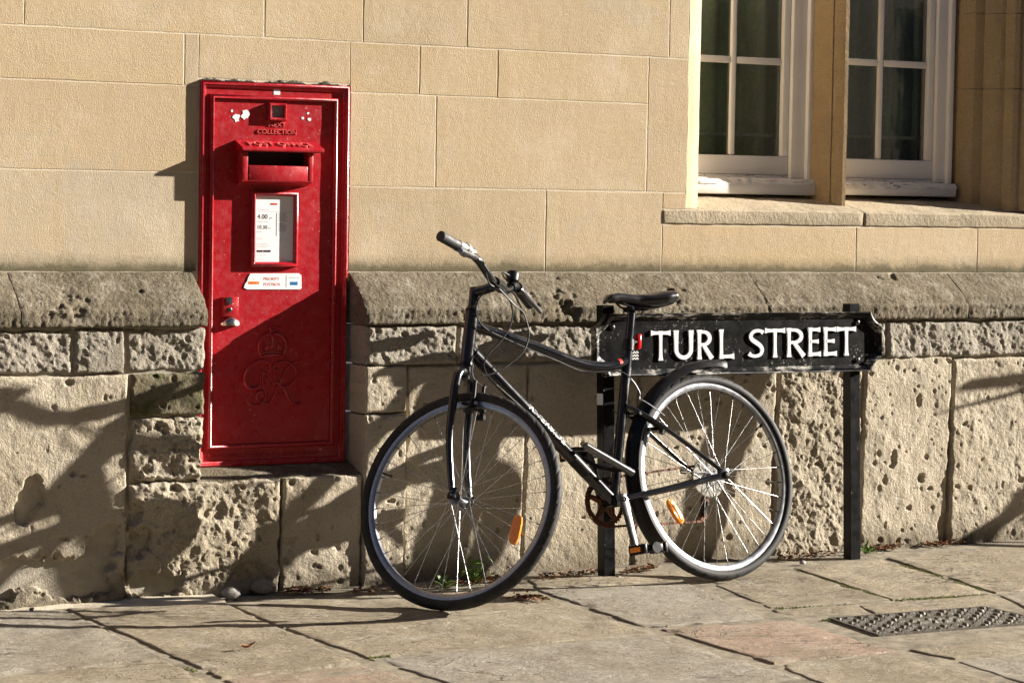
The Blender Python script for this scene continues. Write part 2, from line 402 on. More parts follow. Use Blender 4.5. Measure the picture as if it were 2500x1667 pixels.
def grid_faces(nx, nz):
    i = np.arange(nx-1)[:, None]*nz+np.arange(nz-1)[None, :]
    return np.stack([i, i+nz, i+nz+1, i+1], -1).reshape(-1, 4)
def axis_pts(L, res, fine):
    """positions along an edge, dense near both ends"""
    if fine <= 0: n = max(2, int(L/res)+1); return np.linspace(0, L, n)
    e = np.array([0, .5, 1, 2, 3.5, 6])*fine
    n = max(2, int((L-2*e[-1])/res)+1)
    return np.concatenate([e[:-1], np.linspace(e[-1], L-e[-1], n), (L-e[:-1])[::-1]])
def block(name, x0, x1, z0, z1, y, mat, depth=0.10, res=0.03, fine=0.0012, rad=0.0014, edge=0.0012, relief=0.0004, rscale=8.0,
          rough=0.0, pits=0, pit_r=(.004, .012), cav=(), lean=0.0, seed=0, parent=None, ridged=0.0, flake=0.0):
    """one stone: relief front at y, skirts going back; world coordinates"""
    X1 = axis_pts(x1-x0, res, fine)+x0; Z1 = axis_pts(z1-z0, res, fine)+z0
    nx, nz = len(X1), len(Z1); X, Z = np.meshgrid(X1, Z1, indexing='ij')
    P = np.stack([X*rscale, Z*rscale, np.full_like(X, seed*3.7)], -1)
    d = np.minimum(np.minimum(X-x0, x1-X), np.minimum(Z-z0, z1-Z))
    Wn = np.stack([X*28, Z*28, np.full_like(X, seed*1.3)], -1)
    Xw = X+edge*fbm(Wn, 3, seed+11)*1.6; Zw = Z+edge*fbm(Wn+9.1, 3, seed+23)*1.6
    rr = rad*(1+0.5*vn(Wn*0.7+3, seed+5))
    Y = y+rr*np.clip(1-d/np.maximum(rr, 1e-5), 0, 1)**2
    Y += relief*fbm(P, 4, seed)
    inner = np.clip(d/0.012, 0, 1)
    if rough: Y += rough*fbm(P*4.5+5, 6, seed+31, 0.68)*(0.35+0.65*inner)
    if ridged: Y += ridged*(np.abs(fbm(P*2.2+8, 4, seed+57, 0.6))*2-0.6)*inner
    if flake:
        fl = fbm(P*1.3+21, 5, seed+91, .6); Y += flake*(np.round(fl*4)/4+.5*fl)*(.3+.7*inner)
    g = np.random.default_rng(seed+100)
    for k in range(pits):
        cx, cz = g.uniform(x0, x1), g.uniform(z0, z1); r = pit_r[0]+(pit_r[1]-pit_r[0])*g.random()**2.6
        el = g.uniform(.65, 1.3); q = ((X-cx)/r/el)**2+((Z-cz)/r*el)**2
        Y += r*g.uniform(.7, 1.3)*np.exp(-q**3)
    for (cx, cz, rx, rz, dp) in cav:
        q = np.sqrt(((X-cx)/rx)**2+((Z-cz)/rz)**2)+0.55*fbm(np.stack([X*24, Z*24, np.full_like(X, 4.4)], -1), 4, seed+77)
        Y += dp*np.clip((1.0-q)/0.35, 0, 1)*(1+0.45*fbm(np.stack([X*60, Z*60, np.full_like(X, 1.4)], -1), 3, seed+7))
    Y += lean*(z1-Z)
    V = np.stack([Xw, Y, Zw], -1).reshape(-1, 3); Fc = grid_faces(nx, nz).tolist()
    idx = np.arange(nx*nz).reshape(nx, nz)
    loop = list(idx[:, 0])+list(idx[-1, 1:])+list(idx[-2::-1, -1])+list(idx[0, -2:0:-1])
    base = len(V); B = V[loop].copy(); B[:, 1] = y+depth; V = np.concatenate([V, B]); n = len(loop)
    Fc += [(loop[i], base+i, base+(i+1) % n, loop[(i+1) % n]) for i in range(n)]
    Fc = [tuple(reversed(f)) if k >= (nx-1)*(nz-1) else f for k, f in enumerate(Fc)]
    return mesh(name, V, [tuple(reversed(f)) for f in Fc][:], mat, parent or wall, True, 50)

J = 0.0016                                   # half a joint of the ashlar
def ash(pa, pb, zt, zb, seed, jl=J, jr=J, **kw):
    block('ashlar_block', pa+jl, pb-jr, zb+J, zt-J, rng.uniform(-.0003, .0003), M['ashlar'], seed=seed, **kw)
zTOP = 2.16
zA = wz(1025, 111); zB = wz(1025, 232); zCl = wz(225, 416); zCr = wz(1332, 464); zP = wz(1250, 665)
zS0, zS1 = wz(2000, 516), wz(2000, 553)      # window sill: front edge, underside
XL, XR = -2.1, 3.4                           # ends of the wall that is built
boxL, boxR = wx(490, 600, -.02), wx(853, 600, -.02)
boxT, boxB = wz(675, 203, -.02), wz(668, 1136, -.02)
jx = wx(1680, 250)                           # arris of the window opening
wxR = wx(2323, 250, .23)                     # right edge of the window frame
wEnd = wxR+0.21                              # right arris of the opening
sd = 1
def row(xs, zt, zb):
    global sd
    for a, b in zip(xs[:-1], xs[1:]): ash(a, b, zt, zb, sd); sd += 1
row([XL, wx(59, 30), wx(646, 45), wx(887, 50), wx(1141, 60), wx(1635, 70), jx], zTOP, zA)
row([XL, wx(450, 150)], zA, zB)
xb2 = wx(1583, 200)
# the block over the letter box is cut down to its top edge
ash(wx(450, 150), boxL-0.004, zA, zB, 40, jr=0); ash(boxL-0.004, boxR+0.004, zA, boxT+0.006, 40, jl=0, jr=0)
ash(boxR+0.004, wx(1024, 170), zA, zB, 40, jl=0)
row([wx(1024, 170), wx(1215, 180), xb2], zA, zB)
row([XL, boxL-0.006], zB, zCl); row([XL, boxL-0.006], zCl, zP)
row([boxR+0.005, wx(1064, 350), xb2], zB, zCr)
ash(xb2, jx, zA, zCr, 47)
row([boxR+0.005, wx(1332, 560), wx(1617, 560)], zCr, zP)
xs0 = wx(1617, 520)
row([xs0, wx(2090, 600), wx(2386, 600), XR], zS1, zP)
row([wEnd, XR], zTOP, wz(2400, 60)); row([wEnd, XR], wz(2400, 60), wz(2400, 212)); row([wEnd, XR], wz(2400, 212), zCr+.02)
# stone sill: front faces and weathered slope
for k, (a, b) in enumerate([(xs0, wx(2109, 530)), (wx(2109, 530), XR)]):
    block('sill_stone', a+J, b-J, zS1+J, zS0-.001, -.004, M['sill'], seed=60+k, rad=.006, relief=.0015, res=.02)
block('ashlar_block', xs0+J, jx-.001, zS0+.0005, zCr-J, 0, M['ashlar'], seed=66)
for k, (a, b) in enumerate([(jx-.02, wx(2109, 505)), (wx(2109, 505)+.003, wEnd+.02)]):
    nx = 60; V = []; xs = np.linspace(a, b, nx); prof = [(-.002, zS0-.006), (.006, zS0+.001), (.03, zS0+.006), (.09, zS0+.021), (.16, zS0+.037), (.30, zS0+.062), (.30, zS0-.02)]
    for x in xs:
        for (yy, zz) in prof: V.append((x, yy, zz+.002*float(vn(np.array([x*30, yy*30, 2.0]), 5))))
    mesh('sill_stone', V, [tuple(reversed(f)) for f in grid_faces(nx, len(prof))], M['sill'], wall, True, 60)

def profile_prism(name, plan, z0, z1, mat, parent=None, zcuts=(), nz=24, seed=0, angle=28):
    """vertical moulding: plan = list of (x, y)"""
    zs = np.linspace(z0, z1, nz); V = []
    for z in zs:
        for (x, y) in plan:
            V.append((x+.0009*float(vn(np.array([x*60, y*60, z*22]), seed)), y+.0012*float(vn(np.array([x*50+7, y*50, z*18]), seed+3)), z))
    n = len(plan)
    Fc = [tuple(f) for f in grid_faces(nz, n)]
    return mesh(name, V, Fc, mat, parent or wall, True, angle)
# jambs and mullion
profile_prism('window_jamb', [(jx, .001), (jx+.028, .011), (jx+.034, .013), (jx+.072, .038), (jx+.078, .05), (jx+.078, .30)][::-1], zS0+.004, zTOP, M['ashlar'], seed=2)
zj = [zS0+.012, wz(2400, 212)-.0015, wz(2400, 212)+.0015, wz(2400, 25)-.0015]
rj = [(wEnd+.01, .002), (wEnd-.012, .008), (wEnd-.03, .03), (wEnd-.035, .036), (wEnd-.05, .034), (wEnd-.068, .042), (wEnd-.08, .06), (wEnd-.084, .075), (wEnd-.10, .082), (wEnd-.118, .10), (wEnd-.13, .125), (wEnd-.133, .14),
      (wEnd-.15, .143), (wEnd-.168, .152), (wEnd-.18, .17), (wEnd-.186, .19), (wEnd-.192, .205), (wEnd-.2, .30)]
profile_prism('mortar', [(x+.003, y+.0035) for x, y in rj], zS0+.014, zTOP, M['mortar'], seed=5, angle=22)
for k, (a, b) in enumerate([(zS0+.012, wz(2400, 212)-.002), (wz(2400, 212)+.002, wz(2400, 25)-.002), (wz(2400, 25)+.002, zTOP)]):
    profile_prism('window_jamb', rj, a, b, M['jamb'], seed=9+k, angle=22)
mc = wx(2066, 250, .08)
ml = wx(1974, 250, .24); mhw = max(.05, mc-ml)
mp = [(-mhw, .30), (-mhw, .215), (-.034, .122), (-.031, .128), (-.028, .116), (-.007, .083), (.007, .081), (.034, .122), (mhw*.95, .215), (mhw*.95, .30)]
profile_prism('mullion', [(mc+x, y) for x, y in mp], zS0+.012, zTOP, M['jamb'], seed=21, angle=22)

# mortar behind the joints (kept clear of the window and the letter box)
mb = MB()
for (a, b, z0, z1) in [(XL, boxL+.02, zP-.03, zTOP), (boxL+.02, boxR-.02, boxT-.02, zTOP), (boxR-.02, jx-.003, zP-.03, zTOP), (jx-.003, XR, zP-.03, zS1+.004), (wEnd+.012, XR, zS1+.006, zTOP)]:
    mb.box(a, b, .0009, .09, z0, z1)
mb.build('mortar', M['mortar'], wall, False)

# ---------------------------------------------------------------- plinth: moulded course and rough stones below it
YL, YN = -0.120, -0.136                      # face of the lower stones, nose of the moulding
zN0 = wz(1250, 751, YN); zN1 = wz(1250, 790, YN)
pL = wx(503, 900, YL); pR = wx(888, 900, YL)    # opening for the letter box
def moulding(x0, x1, seed):
    nx = max(8, int((x1-x0)/.0052)); prof = [(0.07, zP+.001), (.002, zP+.0005), (-.004, zP-.002), (-.012, zP-.008), (-.045, zP-.033), (-.078, zP-.058), (-.106, zP-.080), (YN+.014, zN0+.006), (YN+.003, zN0+.001), (YN, zN0-.006),
            (YN, (zN0+zN1)/2), (YN, zN1+.006), (YN+.004, zN1+.001), (YN+.016, zN1), (.07, zN1)]
    # refine the profile
    pr = []
    for (a, b) in zip(prof[:-1], prof[1:]):
        m = max(1, int(math.hypot(b[0]-a[0], b[1]-a[1])/.0055))
        for i in range(m): pr.append((a[0]+(b[0]-a[0])*i/m, a[1]+(b[1]-a[1])*i/m))
    pr.append(prof[-1]); pr = np.array(pr); n = len(pr)
    xs = np.linspace(x0, x1, nx); X = np.repeat(xs[:, None], n, 1); Y = np.repeat(pr[None, :, 0], nx, 0); Z = np.repeat(pr[None, :, 1], nx, 0)
    Pn = np.stack([X*40, Y*40, Z*40], -1); w = fbm(Pn, 4, seed); w2 = fbm(Pn*0.22+3, 3, seed+4)
    chip = np.clip(w2*1.4+w*.7-.72, 0, 1)
    front = (Y < 0.0)
    e = np.clip(np.minimum(X-x0, x1-X)/.012, 0, 1)
    Y = Y+front*(.0030*w+.004*w2+.0042*fbm(Pn*3.1+2, 3, seed+8, .7)+.028*chip+.002*(1-e)**2); Z = Z-front*(.010*chip)*(Z > zN0-.01)
    V = np.stack([X, Y, Z], -1).reshape(-1, 3); Fc = [tuple(f) for f in grid_faces(nx, n)]
    Fc.append(tuple(range(n))); Fc.append(tuple((nx-1)*n+i for i in reversed(range(n))))
    return mesh('moulding_stone', V, [tuple(reversed(f)) for f in Fc], M['mould'], wall, True, 60)
g = .0018
ml_x = [XL, wx(30, 740, -.05), pL]
for k, (a, b) in enumerate(zip(ml_x[:-1], ml_x[1:])): moulding(a+g, b-g, 200+k)
mr_x = [pR, wx(1240, 740, -.05), wx(1843, 740, -.05), wx(2330, 740, -.05), XR]
for k, (a, b) in enumerate(zip(mr_x[:-1], mr_x[1:])): moulding(a+g, b-g, 210+k)
JL = 0.0032
def low(pxa, pxb, zt, zb, style, seed, y=YL, xa=None, xb=None, **kw):
    xa = wx(pxa, 1000, YL) if xa is None else xa; xb = wx(pxb, 1000, YL) if xb is None else xb
    st = dict(rock=dict(mat=M['rock'], rough=.0085, ridged=.003, relief=.007, flake=.005, pits=10, pit_r=(.004, .010), rad=.010, edge=.004),
              tool=dict(mat=M['tooled'], rough=.0026, relief=.005, flake=.002, pits=100, pit_r=(.003, .011), rad=.010, edge=.004),
              erod=dict(mat=M['eroded'], rough=.0070, ridged=.002, relief=.012, flake=.010, pits=170, pit_r=(.003, .009), rad=.014, edge=.006),
              plain=dict(mat=M['tooled'], rough=.0030, relief=.005, flake=.0022, pits=45, pit_r=(.003, .010), rad=.007, edge=.003),
              moss=dict(mat=M['mossy'], rough=.004, relief=.004, pits=10, rad=.009, edge=.004))[style].copy()
    mt = st.pop('mat'); st.update(kw)
    a, b = xa+JL, xb-JL
    if pxa is None: a = xa
    return block('plinth_stone', a, b, zb+JL, zt-JL, y+rng.uniform(-.003, .003), mt, depth=.16, res=.0044, fine=0, rscale=7, seed=seed, **st)
z1l = wz(250, 912, YL); z1r = wz(1600, 880, YL); z1rr = wz(2300, 873, YL)
LEAN = 0.040
def c_at(px, py, rx, rz, dp): x, z = wp(px, py, YL); return (x, z, rx, rz, dp)
# left of the letter box
low(None, 177, zN1-.002, z1l, 'rock', 301, xa=XL); low(177, 306, zN1-.002, z1l, 'rock', 302, rough=.008)
low(306, 503, zN1-.002, z1l, 'rock', 303)
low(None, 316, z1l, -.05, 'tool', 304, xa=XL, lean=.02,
    cav=[c_at(80, 1205, .045, .055, .030), c_at(60, 1250, .03, .05, .026), c_at(100, 1400, .20, .055, .040), c_at(255, 1350, .06, .10, .034), c_at(190, 1430, .15, .05, .045), c_at(20, 1420, .05, .06, .03), c_at(170, 932, .014, .012, .014)])
low(320, 503, z1l, wz(400, 1018, YL), 'moss', 305)
zbx = boxB-.012
zled = zbx-.014
low(318, 503, wz(400, 1018, YL), zled, 'erod', 306, cav=[c_at(500, 1130, .02, .09, .03)])
low(318, 692, zled-.0005, -.05, 'erod', 307, lean=.03, pits=150, flake=.008, cav=[c_at(345, 1320, .05, .05, .03), c_at(380, 1430, .10, .06, .04), c_at(428, 1195, .018, .016, .02), c_at(330, 1250, .03, .05, .02), c_at(520, 1250, .05, .04, .012), c_at(610, 1400, .08, .04, .018)])
low(692, 890, zled, -.05, 'plain', 309, lean=.03)
# right of it
low(888, 1113, zN1-.002, z1r, 'rock', 311, y=YL-.006); low(1113, 1465, zN1-.002, z1r, 'rock', 312); low(1465, 1800, zN1-.002, z1r, 'rock', 313)
low(1800, 2160, zN1-.002, z1r, 'rock', 314); low(2160, None, zN1-.002, z1rr, 'rock', 315, xb=XR)
zm = wz(930, 1010, YL)
low(888, 993, z1r, zm, 'plain', 316, y=YL-.008, pits=15); low(888, 993, zm, -.05, 'plain', 317, y=YL-.008, lean=.01)
low(993, 1289, z1r, -.05, 'plain', 318, lean=LEAN, pits=45)
low(1289, 1560, z1r, -.05, 'plain', 319, lean=LEAN)
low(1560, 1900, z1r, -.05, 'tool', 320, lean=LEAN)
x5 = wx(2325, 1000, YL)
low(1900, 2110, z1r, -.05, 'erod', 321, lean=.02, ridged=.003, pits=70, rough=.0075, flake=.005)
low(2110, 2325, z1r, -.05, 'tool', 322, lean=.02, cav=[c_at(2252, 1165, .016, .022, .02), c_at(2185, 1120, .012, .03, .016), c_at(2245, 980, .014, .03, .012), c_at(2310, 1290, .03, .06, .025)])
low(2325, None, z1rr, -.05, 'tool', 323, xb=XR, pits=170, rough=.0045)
mb = MB()
mb.box(XL, pL-.02, YL+.007, .0, -.05, zN0-.01); mb.box(pR+.02, XR, YL+.007, .0, -.05, zN0-.01); mb.box(pL-.02, pR+.02, YL+.02, .05, -.05, zled-.02)
mb.V = [(x, y+(.03*max(0, .45-z)/.45), z) for x, y, z in mb.V]
mb.build('mortar', M['mortar_d'], wall, False)
# smooth cement patch let into the rough course
pa, pb = wp(214, 838, YL), wp(304, 909, YL)
block('cement_patch', pa[0], pb[0], pb[1], pa[1], YL-.004, M['rock'], seed=340, res=.012, edge=.004, rad=.006)
# ledge under the box
nx = 90; V = []
for i in range(nx):
    x = pL-.02+(pR-pL+.035)*i/(nx-1)
    for (yy, zz) in ((YL+.012, zled-.03), (YL+.010, zled-.004), (YL+.018, zled+.002), (-.07, zled+.008), (-.03, boxB-.004), (.0, boxB+.003), (.05, boxB+.006)):
        V.append((x, yy+.003*float(vn(np.array([x*40, yy*40, 3.0]), 4)), zz+.003*float(fbm(np.array([x*30, yy*30, 1.0]), 3, 6))*(yy < -.02)))
mesh('ledge_stone', V, [tuple(reversed(f)) for f in grid_faces(nx, 7)], M['mould'], wall, True, 60)

# ================================================================== WINDOWS
YF = 0.235
win_parts = []
def pxz(py, px=1830): return wz(px, py, YF)
def window(xa, xb, bars, name_seed, zb_glass, zrail, zsill, zbar, stile_r, curt):
    """xa/xb frame outer, bars: x of the glazing bar; wooden sash in the stone light"""
    fr = MB(); ztop = zTOP
    fr.box(xa, xa+.035, YF-.005, YF+.06, zrail, ztop, .004)                       # outer box frame, left / right
    fr.box(stile_r+.030, xb-.018, YF-.002, YF+.06, zrail, ztop, .004)
    fr.box(xb-.022, xb, YF-.020, YF+.05, zrail-.004, ztop, .005)
    w = fr.build('window', M['white'], wall)
    MB().box(xa+.036, stile_r+.029, YF+.012, YF+.05, zrail+.010, zb_glass, .006).build('bottom_rail', M['white'], w)
    MB().box(xa+.0365, stile_r+.0285, YF+.0135, YF+.05, zrail-.004, zrail+.009, .002).build('drip_rail', M['peeled'], w)
    MB().box(stile_r, stile_r+.0285, YF+.014, YF+.05, zb_glass+.0005, ztop, .005).build('stile', M['white'], w)
    MB().box(xa+.036, xa+.062, YF+.014, YF+.05, zb_glass+.0005, ztop, .005).build('stile', M['white'], w)
    s = MB().box(xa-.01, xb+.004, YF-.045, YF+.06, zsill, zrail-.022, .006).build('timber_sill', M['white'], w)
    V = []; n = 60                                                              # rotten, flaking top edge of the sill
    for i in range(n):
        x = xa-.009+(xb-xa+.012)*i/(n-1)
        for j, (yy, zz) in enumerate([(-.046, -.026), (-.045, -.018), (-.036, -.008), (-.012, -.003), (.02, .0)]):
            V.append((x, YF+yy+.004*float(vn(np.array([x*70, j*2.0, 1.0]), name_seed)), zrail+zz+.006*float(vn(np.array([x*55, j*3.1, 5.0]), name_seed+1))*(j in (1, 2))))
    mesh('flaking_edge', V, [tuple(reversed(f)) for f in grid_faces(n, 5)], M['peeled'], w, True, 40)
    gb = .0115
    MB().box(bars-gb, bars+gb, YF+.022, YF+.045, zb_glass+.001, ztop, .006).build('glazing_bar', M['white'], w)
    for zc in (zbar, zbar+(zbar-zb_glass)+.005):
        for (p, q) in ((xa+.062, bars-gb-.0005), (bars+gb+.0005, stile_r-.0005)):
            MB().box(p, q, YF+.023, YF+.044, zc-.0125, zc+.0125, .006).build('glazing_bar', M['white'], w)
    zs = [zb_glass, zbar, 2*zbar-zb_glass+.005, ztop]
    for k in range(3):
        for (p, q) in ((xa+.062, bars), (bars, stile_r)):
            MB().box(p+.0008, q-.0008, YF+.034, YF+.037, zs[k]+.0008, zs[k+1]-.0008).build('pane', M['glass'], w, False)
    return w
zg1, zr1, zs1_ = pxz(380), pxz(433), pxz(475); zb1 = pxz(147)
w1 = window(jx+.03, wx(1977, 300, YF), wx(1790, 300, YF+.02), 5, zg1, zr1, zs1_, zb1, wx(1912, 300, YF+.01), 0)
zg2, zr2, zs2_ = wz(2200, 391, YF), wz(2200, 444, YF), wz(2200, 479, YF); zb2 = wz(2200, 156, YF)
w2 = window(mc+.02, wxR, wx(2149, 300, YF+.02), 8, zg2, zr2, zs2_, zb2, wx(2266, 300, YF+.01), 1)
# secondary glazing and curtains in the room behind
def secglaze(xa, xb, zbar, mull, label):
    m = MB(); y = YF+.085
    m.box(xa, xb, y, y+.02, zbar-.006, zbar+.006, .002)
    if mull: m.box(mull, mull+.022, y-.002, y+.025, zs1_, zTOP, .003); m.box(mull+.05, mull+.075, y-.03, y+.02, zs1_, zTOP, .003)
    o = m.build('secondary_glazing', M['sec']); tag(o, label, 'glazing')
secglaze(jx+.05, ml+.02, wz(1830, 330, YF+.085), None, 'pale secondary glazing rail behind the panes of the left window')
secglaze(mc+.03, wxR-.02, wz(2200, 337, YF+.085), wx(2235, 300, YF+.085), 'pale blue secondary glazing frame behind the panes of the right window')
def curtain(xa, xb, y, mat, seed, label):
    n = 90; V = []; nz = 14
    for i in range(n):
        x = xa+(xb-xa)*i/(n-1)
        for j in range(nz):
            z = zs1_-.05+(zTOP-zs1_+.05)*j/(nz-1)
            V.append((x, y+.022*math.sin(i*.52+seed)+.014*math.sin(i*.21+seed*2)+.004*math.sin(j*.5+i*.1), z))
    o = mesh('curtain', V, [tuple(reversed(f)) for f in grid_faces(n, nz)], mat, None, True, 180); tag(o, label, 'curtain')
curtain(jx-.05, ml+.06, YF+.14, M['curtain'], 1, 'dark green curtain hanging behind the left window')
curtain(mc+.0, wx(2210, 300, YF+.2), YF+.14, M['curtain2'], 2, 'dark blue grey curtain drawn part way across the right window')
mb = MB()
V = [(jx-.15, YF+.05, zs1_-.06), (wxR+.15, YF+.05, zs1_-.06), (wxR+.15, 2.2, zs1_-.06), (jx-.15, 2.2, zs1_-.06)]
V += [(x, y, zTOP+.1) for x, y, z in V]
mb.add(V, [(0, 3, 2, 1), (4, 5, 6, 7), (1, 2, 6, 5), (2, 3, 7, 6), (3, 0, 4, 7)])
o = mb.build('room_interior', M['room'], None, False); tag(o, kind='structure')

# ================================================================== LETTER BOX IN THE WALL
YD = -0.004                                   # door
pbx = empty('wall_post_box', ((boxL+boxR)/2, 0, boxB), 'red cast iron post box with royal cypher set into the stone wall', 'post box')
bw, bh = boxR-boxL, boxT-boxB
def ringprof(x0, x1, z0, z1, prof, mat, name, parent, cnt=14):
    """picture-frame moulding: prof = list of (inset, y)"""
    V = []; n = len(prof)
    for (ins, y) in prof:
        for (x, z) in ((x0+ins, z0+ins), (x1-ins, z0+ins), (x1-ins, z1-ins), (x0+ins, z1-ins)): V.append((x, y, z))
    Fc = []
    for i in range(n-1):
        for k in range(4):
            l = (k+1) % 4; Fc.append((i*4+k, i*4+l, (i+1)*4+l, (i+1)*4+k))
    return mesh(name, V, Fc, mat, parent, True, 40)
dL, dR = wx(525, 500, YD), wx(812, 500, YD); dT, dB = wz(670, 252, YD), wz(660, 1081, YD)
iL = wx(514, 600, -.022); iR = wx(826, 600, -.022); iT = wz(670, 234, -.022); iB = wz(660, 1094, -.022)
YFL = .0
ringprof(boxL, boxR, boxB, boxT, [(0, .03), (0, -.008), (.003, -.012), (.007, -.0135), (.011, -.012), (.0125, -.009), (.016, -.008), (.019, -.004), (.021, YFL), (.06, YFL), (.10, YFL)], M['red'], 'outer_frame', pbx)
ringprof(iL, iR, iB, iT, [(0, .002), (.001, -.009), (.004, -.0145), (.008, -.0165), (.012, -.0145), (.0145, -.009), (.015, .006)], M['red'], 'door_surround', pbx)
# door: slightly uneven cast plate
nx, nz = 40, 90
X, Z = np.meshgrid(np.linspace(iL+.0165, iR-.0165, nx), np.linspace(iB+.0165, iT-.0165, nz), indexing='ij')
Y = YD+.0008*fbm(np.stack([X*12, Z*12, X*0], -1), 3, 3)
door = mesh('door', np.stack([X, Y, Z], -1).reshape(-1, 3), [tuple(reversed(f)) for f in grid_faces(nx, nz)], M['red'], pbx, True, 180)
MB().box(iL+.012, iR-.012, YD+.006, YD+.02, iB+.012, iT-.012).build('door_back', M['dark'], pbx, False)

def dtext(body, px, py, cap_px, mat, name='lettering', parent=None, y=YD, ext=.0012, align='LEFT', sx=1.0, lift=.0003):
    """text on the plane y; px,py = baseline start in the photograph, cap_px = height of capitals"""
    x, z = wp(px, py, y); h = abs(wz(px, py-cap_px, y)-z)
    V, Fc = text_geo(body, h/0.70, ext, align, sx)
    return mesh(name, [(x+a, y-lift-c-ext, z+b) for a, b, c in V], Fc, mat, parent, False)
dtext('NEXT', 676, 310, 11, M['redlit'], 'raised_lettering', pbx, ext=.0013, align='CENTER', sx=1.15)  # letters take the paler red with the highlight painted in
dtext('COLLECTION', 676, 328, 11.5, M['redlit'], 'raised_lettering', pbx, ext=.0013, align='CENTER', sx=1.05)
dtext('McDOWALL STEVEN & Co LD LONDON', 506, 1118, 9.5, M['red'], 'raised_lettering', pbx, y=YFL, ext=.0014, sx=1.22)
# little enamel window over the words
ea, eb = wp(658, 254, -.02), wp(701, 296, -.02)
ringprof(ea[0], eb[0], eb[1], ea[1]+.004, [(0, YD+.001), (.001, -.017), (.004, -.021), (.008, -.020), (.010, -.015), (.0105, -.007)], M['red'], 'plate_holder', pbx)
MB().box(ea[0]+.008, eb[0]-.008, -.010, -.007, eb[1]+.008, ea[1]-.004).build('glass_plate', M['greyplastic'], pbx)
# mouth: hood, cheeks, slot
yM = -.052
x0, x1 = wx(590, 420, yM), wx(765, 420, yM)
zt0, zt1 = wz(680, 345, YD), wz(690, 370, -.060)
zsl0, zsl1 = wz(680, 371, yM), wz(680, 405, yM)
zlo = wz(680, 443, yM)
mb = MB()
mb.box(x0, x0+.022, yM, YD+.002, zlo, zt1, .003); mb.box(x1-.018, x1, yM, YD+.002, zlo, zt1, .003)
mb.box(x0+.0225, x1-.0185, yM-.001, YD+.002, zlo, zsl1, .004)
mb.build('mouth', M['red'], pbx)
MB().prism([(YD, zlo-.014), (YD, zlo+.006), (yM+.001, zlo+.006), (yM+.001, zlo-.001)], lambda p: (x0+.002, p[0], p[1]), lambda p: (x1-.002, p[0], p[1])).build('mouth_apron', M['red'], pbx, False)
MB().box(x0+.02, x1-.016, YD-.010, YD-.0005, zsl1-.002, zt1+.004).build('slot', M['dark'], pbx, False)
hx0, hx1 = wx(574, 339, YD), wx(770, 343, YD); yh = -.064
hp = [(YD, zt0), (yh, zt1+.010), (yh-.003, zt1+.006), (yh-.003, zt1+.001), (yh, zt1-.002), (YD, zt1-.002)]
e = .010
MB().prism(hp, lambda p: (hx0+e*(.0), p[0], p[1]), lambda p: (hx1+e*.3, p[0], p[1])).build('hood', M['red'], pbx, False)
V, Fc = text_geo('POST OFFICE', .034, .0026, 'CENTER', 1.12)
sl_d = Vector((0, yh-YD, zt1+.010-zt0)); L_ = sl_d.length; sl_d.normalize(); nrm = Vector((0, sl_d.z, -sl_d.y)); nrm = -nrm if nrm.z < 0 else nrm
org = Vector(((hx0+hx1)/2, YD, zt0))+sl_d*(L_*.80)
mesh('raised_lettering', [tuple(org+Vector((a, 0, 0))-sl_d*b*1.25+nrm*(c+.0022)) for a, b, c in V], Fc, M['redlit'], pbx, False)
# notice in its frame
na, nb = wp(616, 466, -.02), wp(729, 652, -.02)
ringprof(na[0], nb[0], nb[1], na[1], [(0, YD+.001), (.001, -.015), (.004, -.020), (.009, -.022), (.013, -.019), (.0155, -.013), (.016, -.007)], M['red'], 'notice_frame', pbx)
yN = -.0085
notice = MB().box(na[0]+.012, nb[0]-.012, yN, yN+.002, nb[1]+.012, na[1]-.012).build('notice', M['paper'], pbx, False)
def nz_(zx, zy): return 600+zx/8.714, 470+zy/8.714
def ntext(body, zx, zy, cap, mat=M['ink'], sx=1.0): dtext(body, *nz_(zx, zy), cap/8.714, mat, 'print', notice, y=yN, ext=0.0, sx=sx, lift=.0004)
def nbox(zx0, zy0, zx1, zy1, mat, lift=.0004):
    a, b = wp(*nz_(zx0, zy0), yN), wp(*nz_(zx1, zy1), yN)
    mesh('print', [(a[0], yN-lift, b[1]), (b[0], yN-lift, b[1]), (b[0], yN-lift, a[1]), (a[0], yN-lift, a[1])], [(0, 1, 2, 3)], mat, notice, False)
nbox(525, 228, 672, 268, M['inkred']); ntext('Royal Mail', 535, 262, 22, M['paper'], .95); ntext('+', 585, 218, 22, M['inkred'])
ntext('Last Collection Time', 252, 374, 20, M['inkgrey'], 1.02); nbox(250, 404, 972, 411, M['inkgrey'])
ntext('4.00', 246, 560, 100, sx=.98); ntext('pm', 496, 562, 44, M['inkgrey']); ntext('Monday to Friday', 240, 628, 22, M['inkgrey'], 1.12)
ntext('10.30', 236, 775, 78, sx=.98); ntext('am', 474, 775, 38, M['inkgrey']); ntext('Saturday', 236, 845, 22, M['inkgrey'], 1.1)
nbox(652, 432, 658, 925, M['inkgrey'])
for k, tl in enumerate(['If your collection is', 'made at 4.00pm', 'from the Pembroke', 'Oxford Delivery', 'Office, Pegasus Road']): ntext(tl, 698, 462+k*37, 22, M['ink'], .82)
for k, tl in enumerate(['Additional', 'collections may be', 'made throughout', 'the day until the', 'last time shown']): ntext(tl, 698, 672+k*36, 22, M['ink'], .82)
ntext('Services', 236, 985, 22, M['inkgrey'], 1.1); nbox(225, 1010, 962, 1017, M['inkgrey'])
for k, tl in enumerate(['Find us on the app store,', 'for tracking, other services and', 'can I use the QR code']): ntext(tl, 235, 1098+k*34, 18, M['inkgrey'], .98)
nbox(232, 1225, 358, 1270, M['ink']); nbox(374, 1225, 528, 1270, M['ink'])
